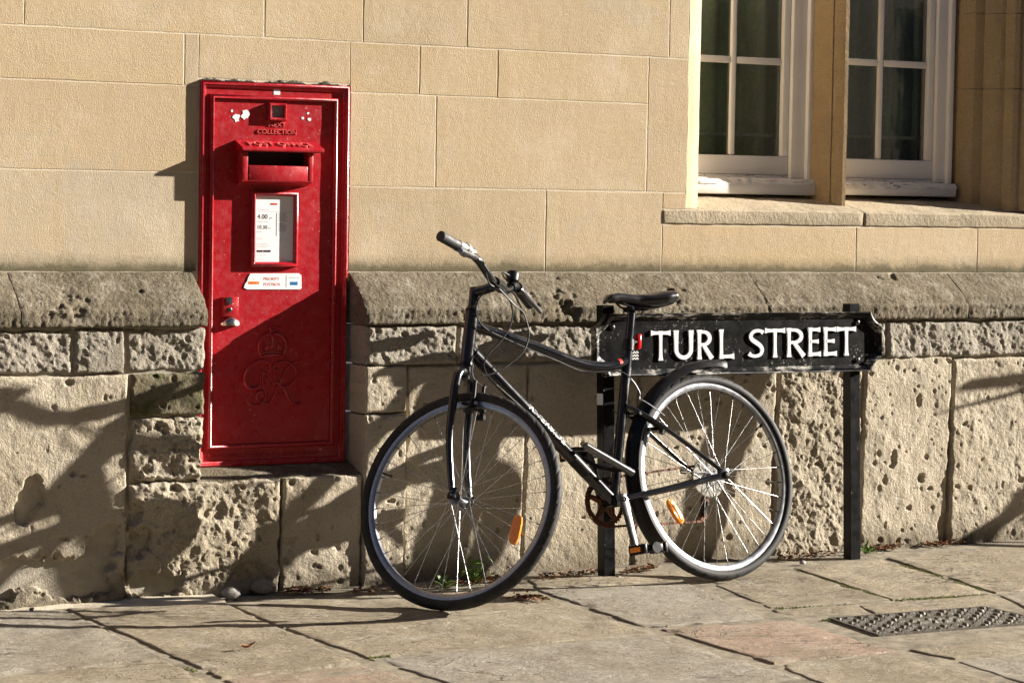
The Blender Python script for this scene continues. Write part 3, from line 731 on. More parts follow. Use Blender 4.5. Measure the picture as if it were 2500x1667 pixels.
ntext('www.royalmail.com', 232, 1342, 20, M['inkgrey'], .95); ntext('Postbox number', 235, 1432, 18, M['inkgrey'], .95); ntext('Collected', 740, 1428, 18, M['inkgrey'], .9)
# torn sticker
def spx(zx, zy): return 480+zx/5.6, 440+zy/5.6
yS = YD-.0012
pts = [(735, 1275), (1395, 1272), (1432, 1300), (1435, 1475), (1415, 1492), (690, 1492), (645, 1470), (660, 1420), (690, 1380), (705, 1330), (722, 1300)]
sp = [wp(*spx(*q), yS) for q in pts]
st = MB().prism(sp, lambda p: (p[0], yS-.0008, p[1]), lambda p: (p[0], yS, p[1])).build('sticker', M['paper'], pbx, False)
def stext(body, zx, zy, cap, mat, sx=1.0): dtext(body, *spx(zx, zy), cap/5.6, mat, 'print', st, y=yS-.0008, ext=0, sx=sx, lift=.0003)
stext('PRIORITY', 912, 1368, 40, M['inkred'], .98); stext('POSTBOX', 912, 1443, 40, M['inkred'], 1.0); stext('SUPPORTING THE', 1258, 1340, 14, M['inkgrey'], 1.0)
def sbox(a, b, mat, lift=.0003):
    p, q = wp(*spx(*a), yS), wp(*spx(*b), yS)
    mesh('print', [(p[0], yS-.0008-lift, q[1]), (q[0], yS-.0008-lift, q[1]), (q[0], yS-.0008-lift, p[1]), (p[0], yS-.0008-lift, p[1])], [(0, 1, 2, 3)], mat, st, False)
sbox((1276, 1388), (1380, 1434), M['inkblue']); stext('NHS', 1284, 1428, 32, M['paper'], 1.0); sbox((1222, 1300), (1226, 1465), M['inkgrey']); sbox((706, 1384), (852, 1422), M['inkorange'])
stext('Royal Mail', 716, 1412, 18, M['inkred'], 1.0); stext('+', 770, 1372, 30, M['inkorange'], 1.0)
# lock case, escutcheon and pull
def lz(zx, zy): return 500+zx/13.064, 700+zy/13.064
la, lb = wp(*lz(600, 330), -.022), wp(*lz(1100, 960), -.022)
lk = MB().box(la[0], lb[0], -.017, YD+.001, lb[1], la[1], .003).build('lock_case', M['red'], pbx)
kc = wp(*lz(800, 470), -.026)
V = []; shp = [(-.010, .007), (-.009, .012), (-.004, .0135), (.004, .0135), (.010, .012), (.0115, .006), (.0095, -.003), (.006, -.010), (0, -.0115), (-.006, -.008)]
MB().prism(shp, lambda p: (kc[0]+p[0], -.0195, kc[1]+p[1]), lambda p: (kc[0]+p[0], -.017, kc[1]+p[1])).build('escutcheon', M['alu'], lk, False)
m = MB(); m.lathe([(0, .0028), (.0006, .0028)], (kc[0], -.0195, kc[1]+.003), (0, -1, 0), 12); m.box(kc[0]-.0013, kc[0]+.0013, -.0201, -.0195, kc[1]-.011, kc[1]+.002)
m.build('keyhole', M['dark'], lk)
kp = wp(*lz(825, 745), -.026); MB().lathe([(0, .0075), (.002, .0075), (.0028, .006)], (kp[0], -.017, kp[1]), (0, -1, 0), 18).build('keyhole_cover', M['steel'], lk)
pc = wp(*lz(890, 1130), -.03); nU, nV = 24, 12; V = []
for i in range(nU):
    u = math.pi*i/(nU-1)
    for j in range(nV):
        v = (math.pi*.5)*j/(nV-1)
        V.append((pc[0]-.034*math.cos(u)*math.cos(v), YD-.032*math.sin(u)*math.cos(v)*(0.9), pc[1]-.011+.030*math.sin(v)*(.8+.2*math.sin(u))))
mesh('door_pull', V, grid_faces(nU, nV), M['brass'], pbx, True, 60)
# crown and royal cypher in relief
def cy(zx, zy): return wp(570+zx/6.816, 780+zy/6.816, YD)
def relief(path, r, name, n=8):
    P = spline([cy(*q) for q in path], n); m = MB(); k = len(P)
    rr = [r*(.45+.55*min(1, 5*min(i, k-1-i)/k)) for i in range(k)] if not hasattr(r, '__len__') else np.interp(np.linspace(0, 1, k), np.linspace(0, 1, len(r)), r)
    m.tube([(x, YD, z) for x, z in P], list(rr), 10); m.map(lambda v: (v[0], YD+(v[1]-YD)*1.9, v[2])); return m.build(name, M['red'], pbx, True, 60)
relief([(575, 830), (545, 845), (530, 800), (570, 770), (600, 780), (590, 730), (520, 690), (430, 690), (330, 730), (240, 810), (190, 910), (175, 1010), (205, 1100), (280, 1150), (370, 1140), (430, 1080), (445, 990), (440, 930)], [.002, .003, .003, .003, .0035, .004, .0045, .0055, .006, .007, .007, .0065, .005, .004, .003, .003], 'royal_cypher')
relief([(440, 880), (500, 885), (560, 880)], .0028, 'royal_cypher')
relief([(485, 800), (490, 860), (480, 960), (470, 1060), (500, 1150), (530, 1230), (520, 1320), (470, 1390), (390, 1430), (300, 1420), (240, 1380), (225, 1310), (260, 1255)], .0035, 'royal_cypher')
relief([(440, 1390), (395, 1340), (370, 1280), (400, 1215), (460, 1195), (510, 1215)], .0042, 'royal_cypher')
relief([(500, 920), (550, 1005), (590, 905)], .0022, 'royal_cypher', 3)
relief([(660, 880), (680, 940), (670, 1010), (635, 1080), (690, 1050), (740, 1060), (800, 1120), (870, 1110), (960, 1060), (1030, 960), (1035, 860), (990, 770), (900, 710), (800, 700), (700, 730), (660, 790), (680, 840), (730, 820), (735, 790)], .0035, 'royal_cypher')
relief([(1100, 685), (1000, 715), (920, 770), (850, 880), (790, 1000), (730, 1130), (690, 1240), (630, 1340), (560, 1400), (480, 1380), (440, 1340)], .0036, 'royal_cypher')
relief([(820, 1120), (860, 1200), (900, 1300), (970, 1390), (1050, 1415), (1105, 1390), (1115, 1335)], .0045, 'royal_cypher')
relief([(455, 640), (430, 540), (415, 450), (435, 350), (500, 270), (580, 240), (635, 250)], .0045, 'crown'); relief([(635, 250), (720, 235), (800, 280), (855, 350), (870, 440), (850, 530), (815, 640)], .0045, 'crown')
relief([(630, 250), (650, 330), (640, 430)], .0045, 'crown'); relief([(610, 110), (618, 230)], .004, 'crown'); relief([(600, 175), (690, 180)], .0035, 'crown'); relief([(620, 115), (690, 118)], .0035, 'crown')
relief([(450, 630), (540, 595), (640, 580), (740, 590), (820, 635)], .0045, 'crown'); relief([(440, 575), (540, 540), (640, 525), (740, 535), (835, 570)], .0035, 'crown')
relief([(530, 500), (545, 420), (560, 500)], .004, 'crown', 3); relief([(620, 490), (640, 400), (660, 490)], .004, 'crown', 3); relief([(730, 500), (750, 410), (775, 505)], .004, 'crown', 3)
m = MB(); x_, z_ = cy(640, 470); m.lathe([(0, .030), (.002, .029), (.004, .024)], (x_, YD+.002, z_), (0, -1, 0), 24); m.build('crown', M['red'], pbx)
# scraps of old stickers
def scrap(cx, cz, rad, seed, name='sticker_scrap', parent=pbx, y=None, mat=None):
    g = random.Random(seed); n = 14; x, z = wp(cx, cz, YD); P = []
    for k in range(n):
        t = 2*math.pi*k/n; r = rad*(g.uniform(.55, 1.05)); P.append((x+r*math.cos(t), z+r*math.sin(t)))
    MB().prism(P, lambda p: (p[0], YD-.0011, p[1]), lambda p: (p[0], YD-.0003, p[1])).build(name, mat or M['paper'], parent, False)
scrap(577, 288, .015, 1); scrap(599, 281, .0165, 5); scrap(566, 271, .005, 3); scrap(756, 292, .008, 4); scrap(739, 289, .006, 9); scrap(752, 277, .005, 12)
x_, z_ = wp(676, 225, YFL); MB().box(x_-.011, x_+.011, YFL-.001, YFL+.001, z_-.009, z_+.009).build('sticker_scrap', M['paper'], pbx, False)
# ragged dark bedding along the top, and red paint lapped onto the stone beside it
def ragged(x0, x1, zc, hmax, y, mat, name, seed, vertical=False, only=0.0):
    n = 160; V = []
    for i in range(n):
        t = i/(n-1); a = x0+(x1-x0)*t
        k = max(0.0, float(fbm(np.array([a*34, 1.0, seed]), 4, seed))*1.3+.25-only)*hmax
        if vertical: V += [(zc, y, a), (zc+k*.4+.001, y-.006*min(1, k*300), a), (zc+k+.001, y+.003, a)]
        else: V += [(a, y-.004, zc), (a, y-.007, zc+k*.4+.001), (a, y+.003, zc+k+.002)]
    return mesh(name, V, grid_faces(n, 3), mat, pbx, True, 60)
ragged(boxL, boxR, boxT-.002, .013, -.004, M['dirt'], 'bedding', 5)
ragged(zP, boxT, boxR-.001, .011, -.003, M['paintdrip'], 'paint_lap', 11, True, .22)

# ================================================================== STREET NAME SIGN ON TWO POSTS
TILT = math.radians(2.6); YB = -0.268          # the posts lean back towards the wall; YB = their front face at the ground
def tilt(p):                                   # upright design coordinates (y = 0 at the post front) -> place
    x, y, z = p; return (x, YB+y*math.cos(TILT)+z*math.sin(TILT), z*math.cos(TILT)-y*math.sin(TILT))
YSG = -0.272                                   # where the sign face ends up
sgn = empty('street_name_sign', (0.94, YB, 0.0), 'black cast street name sign reading TURL STREET on two square posts', 'sign')
px0, px1 = wx(1453, 850, YSG), wx(2161, 830, YSG)
szt = (wz(1482, 764, YSG)+wz(2135, 755, YSG))/2; szb = (wz(1492, 925, YSG)+wz(2135, 912, YSG))/2
postw = .043
for xc in (.434, 1.449):
    m = MB().box(xc-postw/2, xc+postw/2, 0, postw, -.06, szt+.022, .0012).map(tilt); m.build('post', M['post'], sgn, False)
def sign_outline(ins):
    """plate with hollow corners; ins = inset from the edge"""
    a, b, c, d = px0+ins, px1-ins, szb+ins, szt-ins
    nx_, nz_2 = .060, .06; r = nx_; P = []
    cor = [(px1, szt, 180, 270), (px1, szb, 90, 180), (px0, szb, 0, 90), (px0, szt, 270, 360)]
    def arc(cx, cz, t0, t1):
        return [(cx+(r+ins)*math.cos(math.radians(t0+(t1-t0)*k/8)), cz+(r+ins)*math.sin(math.radians(t0+(t1-t0)*k/8))) for k in range(9)]
    # corner centres sit a little outside the corner so the notch reads as a shallow scoop
    o = .008
    P += arc(px1+o, szt+o, 180+14, 270-14); P += arc(px1+o, szb-o, 90+14, 180-14); P += arc(px0-o, szb-o, 14, 76); P += arc(px0-o, szt+o, 270+14, 360-14)
    # widen: straight sides follow by joining the arcs
    Q = []
    for (x, z) in P: Q.append((min(max(x, a), b), min(max(z, c), d)))
    return Q
prof = [(0, -.002), (0, -.024), (.003, -.030), (.008, -.033), (.013, -.032), (.017, -.027), (.019, -.022), (.024, -.0205), (.028, -.016), (.030, -.0155)]
V = []; N = len(sign_outline(0))
for (ins, y) in prof: V += [tilt((x, y, z)) for x, z in sign_outline(ins)]
Fc = []
for i in range(len(prof)-1):
    for k in range(N): l = (k+1) % N; Fc.append((i*N+k, i*N+l, (i+1)*N+l, (i+1)*N+k))
mesh('border', V, Fc, M['border'], sgn, True, 50)
P = sign_outline(.0295)
mesh('panel', [tilt((x, -.0158, z)) for x, z in P]+[tilt((x, -.001, z)) for x, z in P], [tuple(range(N)), tuple(N+i for i in reversed(range(N)))], M['sign'], sgn, False)
for (bx, by) in ((1505, 800), (2104, 788), (2102, 879), (1501, 886)):
    x, z = wp(bx, by, YSG)
    MB().lathe([(0, .0095), (.002, .0095), (.005, .0075), (.0065, .003), (.0068, .0002)], (x, -.0158, z), (0, -1, 0), 18).map(tilt).build('rivet', M['steel'], sgn)
# letters: each built from flared strokes in a cell 1 high
def stroke(m, pts, wd, y0, y1):
    P = [np.array(p, float) for p in pts]; n = len(P); L, R = [], []
    for i in range(n):
        t = P[min(i+1, n-1)]-P[max(i-1, 0)]; t = t/np.linalg.norm(t); q = np.array([-t[1], t[0]])
        w = np.interp(i/(n-1), np.linspace(0, 1, len(wd)), wd)/2
        L.append(P[i]+q*w); R.append(P[i]-q*w)
    V = [(p[0], y0, p[1]) for p in L]+[(p[0], y0, p[1]) for p in R]+[(p[0], y1, p[1]) for p in L]+[(p[0], y1, p[1]) for p in R]
    Fc = []
    for i in range(n-1):
        Fc += [(i, i+1, n+i+1, n+i), (2*n+i, 3*n+i, 3*n+i+1, 2*n+i+1), (i, 2*n+i, 2*n+i+1, i+1), (n+i, n+i+1, 3*n+i+1, 3*n+i)]
    Fc += [(0, n, 3*n, 2*n), (n-1, 3*n-1, 4*n-1, 2*n-1)]
    m.add(V, Fc)
def lin(a, b, n=9): return [(a[0]+(b[0]-a[0])*k/n, a[1]+(b[1]-a[1])*k/n) for k in range(n+1)]
FL = [.24, .17, .15, .145, .14, .145, .15, .17, .24]
def glyph(ch, w):
    """strokes: (points, widths) in units of cap height, width w"""
    hb = [.20, .15, .135, .13, .13, .13, .135, .15, .20]
    if ch == 'T': return [(lin((w/2, 0), (w/2, .99)), FL), (lin((0, .925), (w, .925)), [.24, .16, .14, .13, .13, .13, .14, .16, .24])]
    if ch == 'L': return [(lin((.10, 0), (.10, 1)), FL), (lin((.02, .072), (w, .085)), [.14, .14, .14, .14, .14, .17, .26])]
    if ch == 'E': return [(lin((.10, 0), (.10, 1)), FL), (lin((.02, .072), (w, .085)), [.14, .14, .14, .15, .24]), (lin((.02, .93), (w*.95, .925)), [.13, .13, .13, .14, .22]), (lin((.12, .52), (w*.82, .52)), [.12, .12, .12, .14, .20])]
    if ch == 'U':
        r = (w-.19)/2; c = w/2
        arc = [(c-r*math.cos(t), .36-.28*math.sin(t)) for t in np.linspace(0, math.pi, 22)]
        return [([(c-r, 1), (c-r, .95), (c-r, .85), (c-r, .7), (c-r, .5)]+arc+[(c+r, .5), (c+r, .7), (c+r, .85), (c+r, .95), (c+r, 1)], [.26, .20, .18, .18, .17, .17, .17, .17, .17, .17, .17, .18, .18, .20, .26])]
    if ch == 'R':
        arc = [(.42*w+.42*w*math.sin(t)*1.0, .715+.215*math.cos(t)) for t in np.linspace(0, math.pi, 18)]
        return [(lin((.10, 0), (.10, 1)), FL), ([(.08, .93), (.25*w, .93)]+arc+[(.25*w, .50), (.10, .50)], [.13, .13, .15, .18, .18, .18, .15, .13, .13]), (lin((.42*w, .50), (w*.98, .02)), [.15, .17, .18, .19, .24])]
    if ch == 'S':
        pts = [(w*.93, .86), (w*.80, .915), (w*.55, .935), (w*.28, .88), (w*.15, .76), (w*.22, .64), (w*.48, .53), (w*.74, .42), (w*.86, .28), (w*.76, .13), (w*.48, .065), (w*.20, .085), (w*.03, .16)]
        return [(spline(pts, 4), [.20, .14, .13, .15, .17, .18, .19, .18, .17, .15, .13, .14, .21])]
def zsign(zx, zy): return 1400+zx/2.613, 600+zy/2.613
cells = [('T', 515, 640), ('U', 662, 787), ('R', 810, 906), ('L', 950, 1046), ('S', 1138, 1240), ('T', 1245, 1372), ('R', 1383, 1494), ('E', 1519, 1600), ('E', 1618, 1702), ('T', 1705, 1825)]
for ch, a, b in cells:
    t0 = 545+(520-545)*(a-515)/(1705-515); b0 = 735+(703-735)*(a-515)/(1705-515)
    xa, zt = wp(*zsign(a, t0), YSG); xb, _ = wp(*zsign(b, t0), YSG); _, zb = wp(*zsign(a, b0), YSG)
    zb, zt = [szb+(q-szb) for q in (zb, zt)]
    hh = (zt-zb); m = MB()
    for k, (pts, wd) in enumerate(glyph(ch, (xb-xa)/hh)):
        stroke(m, [(xa+p[0]*hh, zb+p[1]*hh) for p in pts], [w_*hh*.80 for w_ in wd], -.0215-.0003*k, -.0155)
    m.map(tilt).build('letter', M['letter'], sgn, False)
# small city badge with waves
m = MB(); ba, bb = wp(1541, 838, YSG), wp(1566, 882, YSG)
for k in range(3):
    zc = bb[1]+.008+k*.0105; pts = [(ba[0]+(bb[0]-ba[0])*i/8, zc+(.0028 if i % 2 else -.0028)) for i in range(9)]
    stroke(m, pts, [.0042, .0042], -.0180, -.0155)
pts = [(ba[0]+.004, bb[1]+.042), (ba[0]+.012, bb[1]+.047), (ba[0]+.022, bb[1]+.044), (ba[0]+.028, bb[1]+.05)]
stroke(m, pts, [.006, .010, .012, .006], -.0180, -.0155)
m.map(tilt).build('badge', M['letter'], sgn, False)
x, z = wp(1474, 975, -.24); MB().box(.434-postw/2-.0012, .434-postw/2-.0004, .002, .040, z-.018, z+.020).map(tilt).build('sticker', M['paper'], sgn, False)

# ================================================================== BICYCLE
BA, BL = 0.116841, 0.232123                    # heading, lean
hv = Vector((-math.cos(BA), -math.sin(BA), 0)); sdv = Vector((-math.sin(BA), math.cos(BA), 0))
nv = sdv*math.cos(BL)-Vector((0, 0, 1))*math.sin(BL); vv = Vector((0, 0, 1))*math.cos(BL)+sdv*math.sin(BL)
BO = Vector((0.757113, -0.479408, 0.0))
bike = empty('bicycle', (0, 0, 0), 'black step through city bicycle leaning on the sign, handlebars turned right round', 'bicycle')
ORG[bike.name] = np.zeros(3)                   # its parts are given in bicycle coordinates: x forward, y left, z up, origin under the rear hub
bike.matrix_world = Matrix(((hv.x, -nv.x, vv.x, BO.x), (hv.y, -nv.y, vv.y, BO.y), (hv.z, -nv.z, vv.z, BO.z), (0, 0, 0, 1)))
def bl(px, py, yo=0.0):                        # photo pixel -> bicycle coordinates on the plane y = yo
    n = np.array(nv); P0 = np.array(BO)-n*yo
    p = onplane(px, py, n, P0@n)-np.array(BO)
    return (float(p@np.array(hv)), yo, float(p@np.array(vv)))
HA, XA, ST = 1.298222, 1.057215, -2.070878
axv = Vector((-math.cos(HA), 0, math.sin(HA))); ppv = Vector((math.sin(HA), 0, math.cos(HA)))
A0 = Vector((XA, 0, .345))
Sm = Matrix.Translation(A0) @ Matrix.Rotation(-ST, 4, axv) @ Matrix.Translation(-A0)
def st_(p): return tuple(Sm @ Vector(p))       # steer
def axp(z): return Vector((XA-(z-.345)/math.tan(HA), 0, z))
RH = Vector((0, 0, .345)); BB = Vector((.43, 0, .288))
FH = A0+axv*(-.0258+.006)+ppv*.0313            # front hub before steering

# --- wheels
def make_wheel(hub, xf, seed, rear):
    """wheel in the x-z plane about hub; xf maps points"""
    R0 = .316; m = MB()
    prof = [(-.0118, R0), (-.0122, R0-.004), (-.0118, R0-.009), (-.0112, R0-.016), (-.0085, R0-.0205), (.0085, R0-.0205), (.0112, R0-.016), (.0118, R0-.009), (.0122, R0-.004), (.0118, R0), (.009, R0-.002), (-.009, R0-.002)]
    m.lathe(prof, hub, (0, 1, 0), 128, True); m.map(xf); wheel = m.build('wheel', M['rim'], bike, True, 30)
    # tyre with a block tread on the shoulders
    nS, nT = 720, 26; V = []; rt = .0186; Rc = .345-rt
    for i in range(nS):
        a = 2*math.pi*i/nS
        for j in range(nT):
            t = math.radians(-128+256*j/(nT-1)); t_ = abs(math.degrees(t)); r = rt
            blk = (i+int(8*(j > nT/2))+int(t_/6)) % 16
            if 14 < t_ < 58 and blk < 3: r -= .0016
            if t_ < 5: r -= .0007
            rad = Rc+r*math.cos(t); V.append((hub.x+rad*math.cos(a), hub.y+r*math.sin(t)*1.02, hub.z+rad*math.sin(a)))
    Fc = []
    for i in range(nS):
        i2 = (i+1) % nS
        for j in range(nT-1): Fc.append((i*nT+j, i*nT+j+1, i2*nT+j+1, i2*nT+j))
    m = MB(); m.V = [tuple(v) for v in V]; m.F = Fc; m.map(xf).build('tyre', M['tyre'], wheel, True, 40)
    # hub
    yl, yr = (.031, -.020) if rear else (.033, -.033); fr_ = .0225 if rear else .0195
    m = MB(); m.lathe([(-.046, .0075), (yr-.0025, .008), (yr-.0022, fr_), (yr+.0022, fr_), (yr+.004, .015), (yr+.012, .0105), (0, .0095), (yl-.012, .0105), (yl-.004, .015), (yl-.0022, fr_), (yl+.0022, fr_), (yl+.0025, .009), (.046, .008)], hub, (0, 1, 0), 24)
    m.map(xf).build('hub', M['alu'], wheel, True, 30)
    m = MB(); m.tube([hub+Vector((0, -.074, 0)), hub+Vector((0, .074, 0))], .0048, 10)
    for s in (1, -1): m.lathe([(0, .0105), (.008, .0105), (.010, .007), (.012, .007)], hub+Vector((0, s*(.066 if rear else .057), 0)), (0, s, 0), 6 if rear else 14)
    m.map(xf).build('axle_nut', M['steel'] if rear else M['plastic'], wheel, True, 30)
    # 36 spokes, crossing three times
    ph = .07+seed*.11
    for k in range(36):
        side = 1 if k % 2 == 0 else -1; q = (k//2) % 2
        ar = 2*math.pi*k/36+ph
        off = (1 if q else -1)*math.radians(58)
        ahub = ar+off
        yh_ = yl if side > 0 else yr
        p0 = hub+Vector((fr_*.88*math.cos(ahub), yh_+(.002 if q else -.002), fr_*.88*math.sin(ahub))); p1 = hub+Vector(((R0-.020)*math.cos(ar), side*.003, (R0-.020)*math.sin(ar)))
        m = MB(); m.tube([p0, p1-(p1-p0)*.04], .00105, 5, caps=False); m.map(xf).build('spoke', M['spoke'], wheel, True, 180)
        if k % 2: continue
    m = MB()
    for k in range(36):
        ar = 2*math.pi*k/36+ph; d = Vector((math.cos(ar), 0, math.sin(ar))); m.tube([hub+d*(R0-.019), hub+d*(R0-.033)], [.0022, .0017], 6)
    m.map(xf).build('spoke_nipples', M['steel'], wheel, True, 40)['kind'] = 'stuff'
    return wheel, ph
fw, fph = make_wheel(FH, st_, 1, False)
rw, rph = make_wheel(RH, lambda p: p, 2, True)
def valve(wheel, hub, ang, xf):
    d = Vector((math.cos(ang), 0, math.sin(ang))); m = MB(); m.tube([hub+d*.297, hub+d*.272, hub+d*.270, hub+d*.262], [.003, .003, .0042, .0038], 8)
    m.map(xf).build('valve', M['plastic'], wheel)
def reflector(wheel, hub, ang, rad, xf, y0, spin=0.0, flip=1):
    """amber wheel reflector clipped between spokes"""
    d = Vector((math.cos(ang), 0, math.sin(ang))); t = Vector((-d.z, 0, d.x)); c = hub+d*rad
    t2 = t*math.cos(spin)+d*math.sin(spin); d2 = d*math.cos(spin)-t*math.sin(spin); m = MB()
    out = []
    for k in range(24):
        a = 2*math.pi*k/24; ca, sa = math.cos(a), math.sin(a)
        u = .046*math.copysign(abs(ca)**.75, ca); w = .0165*math.copysign(abs(sa)**.6, sa); out.append((u, w))
    f = lambda y, s: (lambda p: tuple(c+t2*p[0]*s+d2*p[1]*s+Vector((0, y, 0))))
    V = [f(y0-.006, 1)(p) for p in out]+[f(y0+.003, 1)(p) for p in out]+[f(y0+.0065, .80)(p) for p in out]; n = 24
    Fc = [tuple(reversed(range(n))), tuple(2*n+i for i in range(n))]
    for r_ in range(2): Fc += [(r_*n+i, r_*n+(i+1) % n, (r_+1)*n+(i+1) % n, (r_+1)*n+i) for i in range(n)]
    m.add(V, Fc); q = [c+t2*(-.036), c+t2*.036]; m.tube([Vector(q[0])+Vector((0, y0+.0068, 0)), Vector(q[1])+Vector((0, y0+.0068, 0))], .0016, 6)
    m.map(xf).build('reflector', M['orange'], wheel, True, 40)
# positions of valves and reflectors read from the photograph
Si = Sm.inverted()
def front_local(px, py):
    """pixel -> point in the unsteered front wheel plane"""
    o = BO; fn = (Sm.to_3x3() @ Vector((0, 1, 0))); R3 = Matrix(((hv.x, -nv.x, vv.x), (hv.y, -nv.y, vv.y), (hv.z, -nv.z, vv.z)))
    fnw = R3 @ fn; hw = R3 @ (Sm @ FH)+BO
    p = onplane(px, py, np.array(fnw), float(np.array(hw)@np.array(fnw))); pl = R3.transposed() @ (Vector(p)-BO)
    return Si @ pl
q = front_local(1260, 1293)-FH; reflector(fw, FH, math.atan2(q.z, q.x), math.hypot(q.x, q.z), st_, 0.0, -.32)
q = front_local(945, 1158)-FH; valve(fw, FH, math.atan2(q.z, q.x), st_)
q = Vector(bl(1648, 1248))-RH; reflector(rw, RH, math.atan2(q.z, q.x), math.hypot(q.x, q.z), lambda p: p, 0.002, 0.0)
q = Vector(bl(1853, 1042))-RH; valve(rw, RH, math.atan2(q.z, q.x), lambda p: p)

# --- frame
m = MB()
STt = BB+(Vector((.288, 0, .794))-BB)*1.0
hb, ht = axp(.752), axp(.912)
m.tube([hb, ht], .0212, 24)
m.tube([BB, BB+(STt-BB)*.5, STt], [.0165, .0162, .0160], 20)
tt = spline([(axp(.872)+Vector((-.004, 0, 0)))[:], (.70, 0, .809), (.60, 0, .774), (.52, 0, .746), (.46, 0, .731), (.40, 0, .727), (.35, 0, .732), (.309, 0, .743)], 8)
m.tube(tt, .0165, 20)
dt = [axp(.795)+Vector((-.004, 0, 0)), BB+Vector((.006, 0, .004))]
m.tube(dt, [.0205, .0205], 22)
m.tube([BB+Vector((0, -.036, 0)), BB+Vector((0, .036, 0))], .0215, 22)
for s in (1, -1):
    ds = Vector((.004, s*.066, .345))
    m.tube(spline([(.345, s*.017, .592), (.30, s*.028, .570), (.20, s*.047, .503), (.02, s*.066, .362)], 6), [.0085, .008, .008, .0075], 12) if False else m.tube(spline([(.345, s*.017, .592), (.30, s*.028, .570), (.20, s*.047, .500), (.02, s*.066, .362)], 6), .008, 12)
    m.tube(spline([(.425, s*.030, .289), (.36, s*.036, .298), (.27, s*.046, .307), (.16, s*.056, .320), (.025, s*.065, .340)], 6), .0105, 14)
    m.box(-.014, .034, s*.066-.003, s*.066+.003, .328, .366, .002)
m.tube([(.30, -.032, .568), (.30, .032, .568)], .006, 8)
frame = m.build('frame', M['frame'], bike, True, 40)
MB().lathe([(0, .0215), (.006, .0225), (.012, .021)], hb-axv*.012, axv, 24).build('headset_cup', M['plastic'], frame)
MB().lathe([(0, .021), (.006, .0225), (.010, .0225), (.014, .019), (.02, .0175)], ht, axv, 24).build('headset_cup', M['plastic'], frame)
# brand lettering wrapped on the down tube
V, Fc = text_geo('RIVERSIDE', .034, 0.0, 'LEFT', 1.15)
dv = (dt[1]-dt[0]).normalized(); per = Vector((dv.z, 0, -dv.x)); per = -per if per.z < 0 else per
o0 = dt[0]+dv*.27; Lt = []
for a, b, c in V:
    ang = (b-.012)/.0207+.55
    Lt.append(tuple(o0+dv*a+(Vector((0, 1, 0))*math.cos(ang)+per*math.sin(ang))*.0212))
mesh('lettering', Lt, Fc, M['letter'], frame, False)
a, b = dt[0]+dv*.505, dt[0]+dv*.575
m = MB()
m.tube([a, b], .0209, 22, caps=False); m.build('frame_decal', M['plastic'], frame)
m = MB(); P_ = [Vector(p)+Vector((0, .003, .0022)) for p in tt[-8:-5]]; m.tube(P_, .0140, 20, caps=False); m.build('frame_decal', M['inkred'], frame)
# --- fork (steered)
m = MB(); cz = axp(.715)
m.tube([axp(.75), axp(.70)], .0185, 20)
for s in (1, -1):
    e = FH+Vector((0, s*.060, 0))
    m.tube(spline([axp(.718)[:], (axp(.712)+Vector((0, s*.030, 0)))[:], (axp(.690)+Vector((0, s*.050, 0)))[:], (axp(.63)+Vector((0, s*.056, 0)))[:], (axp(.50)+Vector((.004, s*.058, 0)))[:], (e+axv*.02)[:]], 6), [.0165, .0165, .0165, .0160, .0160, .0158, .0150, .0140, .0130, .0115], 16) if False else None
    pts = spline([axp(.722)[:], (axp(.718)+Vector((0, s*.026, 0)))[:], (axp(.698)+Vector((0, s*.047, 0)))[:], (axp(.64)+Vector((0, s*.056, 0)))[:], (axp(.50)+Vector((.003, s*.059, 0)))[:], (e+axv*.020)[:]], 6)
    m.tube(pts, list(np.interp(np.linspace(0, 1, len(pts)), [0, .3, .6, 1], [.0155, .0150, .0140, .0100])), 16)
    m.box(e.x-.012, e.x+.012, e.y-.003, e.y+.003, e.z-.012, e.z+.030, .003)
m.map(st_).build('fork', M['frame'], bike, True, 40)
# --- stem and handlebar (steered)
T = axp(.985); lf = Vector((0, 1, 0)); CL = T+ppv*.080+axv*.012
m = MB(); m.tube([axp(.915), axp(.990)], .0165, 20); m.tube([T-axv*.008, T+ppv*.03-axv*.002, CL], [.0175, .016, .0165], 18); m.tube([CL-lf*.024, CL+lf*.024], .0195, 20)
m.map(st_).build('stem', M['frame'], bike, True, 40)
def bp(s, a, b): return CL+lf*s+ppv*a+axv*b
bar_pts = [bp(-.31, -.050, .056), bp(-.20, -.034, .056), bp(-.13, -.014, .042), bp(-.07, -.002, .012), bp(-.03, 0, 0), bp(.03, 0, 0), bp(.07, -.002, .006), bp(.115, -.008, .034), bp(.17, -.016, .046), bp(.31, -.040, .040)]
m = MB(); bs = spline([p[:] for p in bar_pts], 8); m.tube(bs, .0125, 16); hb_ = m.map(st_).build('handlebar', M['frame'], bike, True, 40)
def along(p0, p1, t): return p0+(p1-p0)*t
def grip(p_end, p_in, mat, name, r=.0165, L=None):
    d = (p_in-p_end).normalized(); L = L or (p_in-p_end).length
    prof = [(0, .006), (.001, r*.9), (.004, r*1.04), (.012, r)]+[(.012+(L-.02)*k/14, r*(1+.03*(k % 2))) for k in range(15)]+[(L-.004, r*1.06), (L, r*1.04), (L+.0005, .012)]
    m = MB(); m.lathe(prof, p_end, d, 24); return m.map(st_).build(name, mat, hb_, True, 30)
rE, rI = bar_pts[0]+(bar_pts[0]-bar_pts[1])*.02, along(bar_pts[0], bar_pts[1], .80); d_r = (rI-rE).normalized()
grip(rE, rI, M['rubber'], 'grip')
MB().lathe([(0, .013), (.001, .0185), (.020, .0178), (.034, .0195), (.036, .022), (.046, .0235), (.050, .0225), (.054, .014)], rI+d_r*.001, d_r, 28).map(st_).build('gear_shifter', M['greyplastic'], hb_)
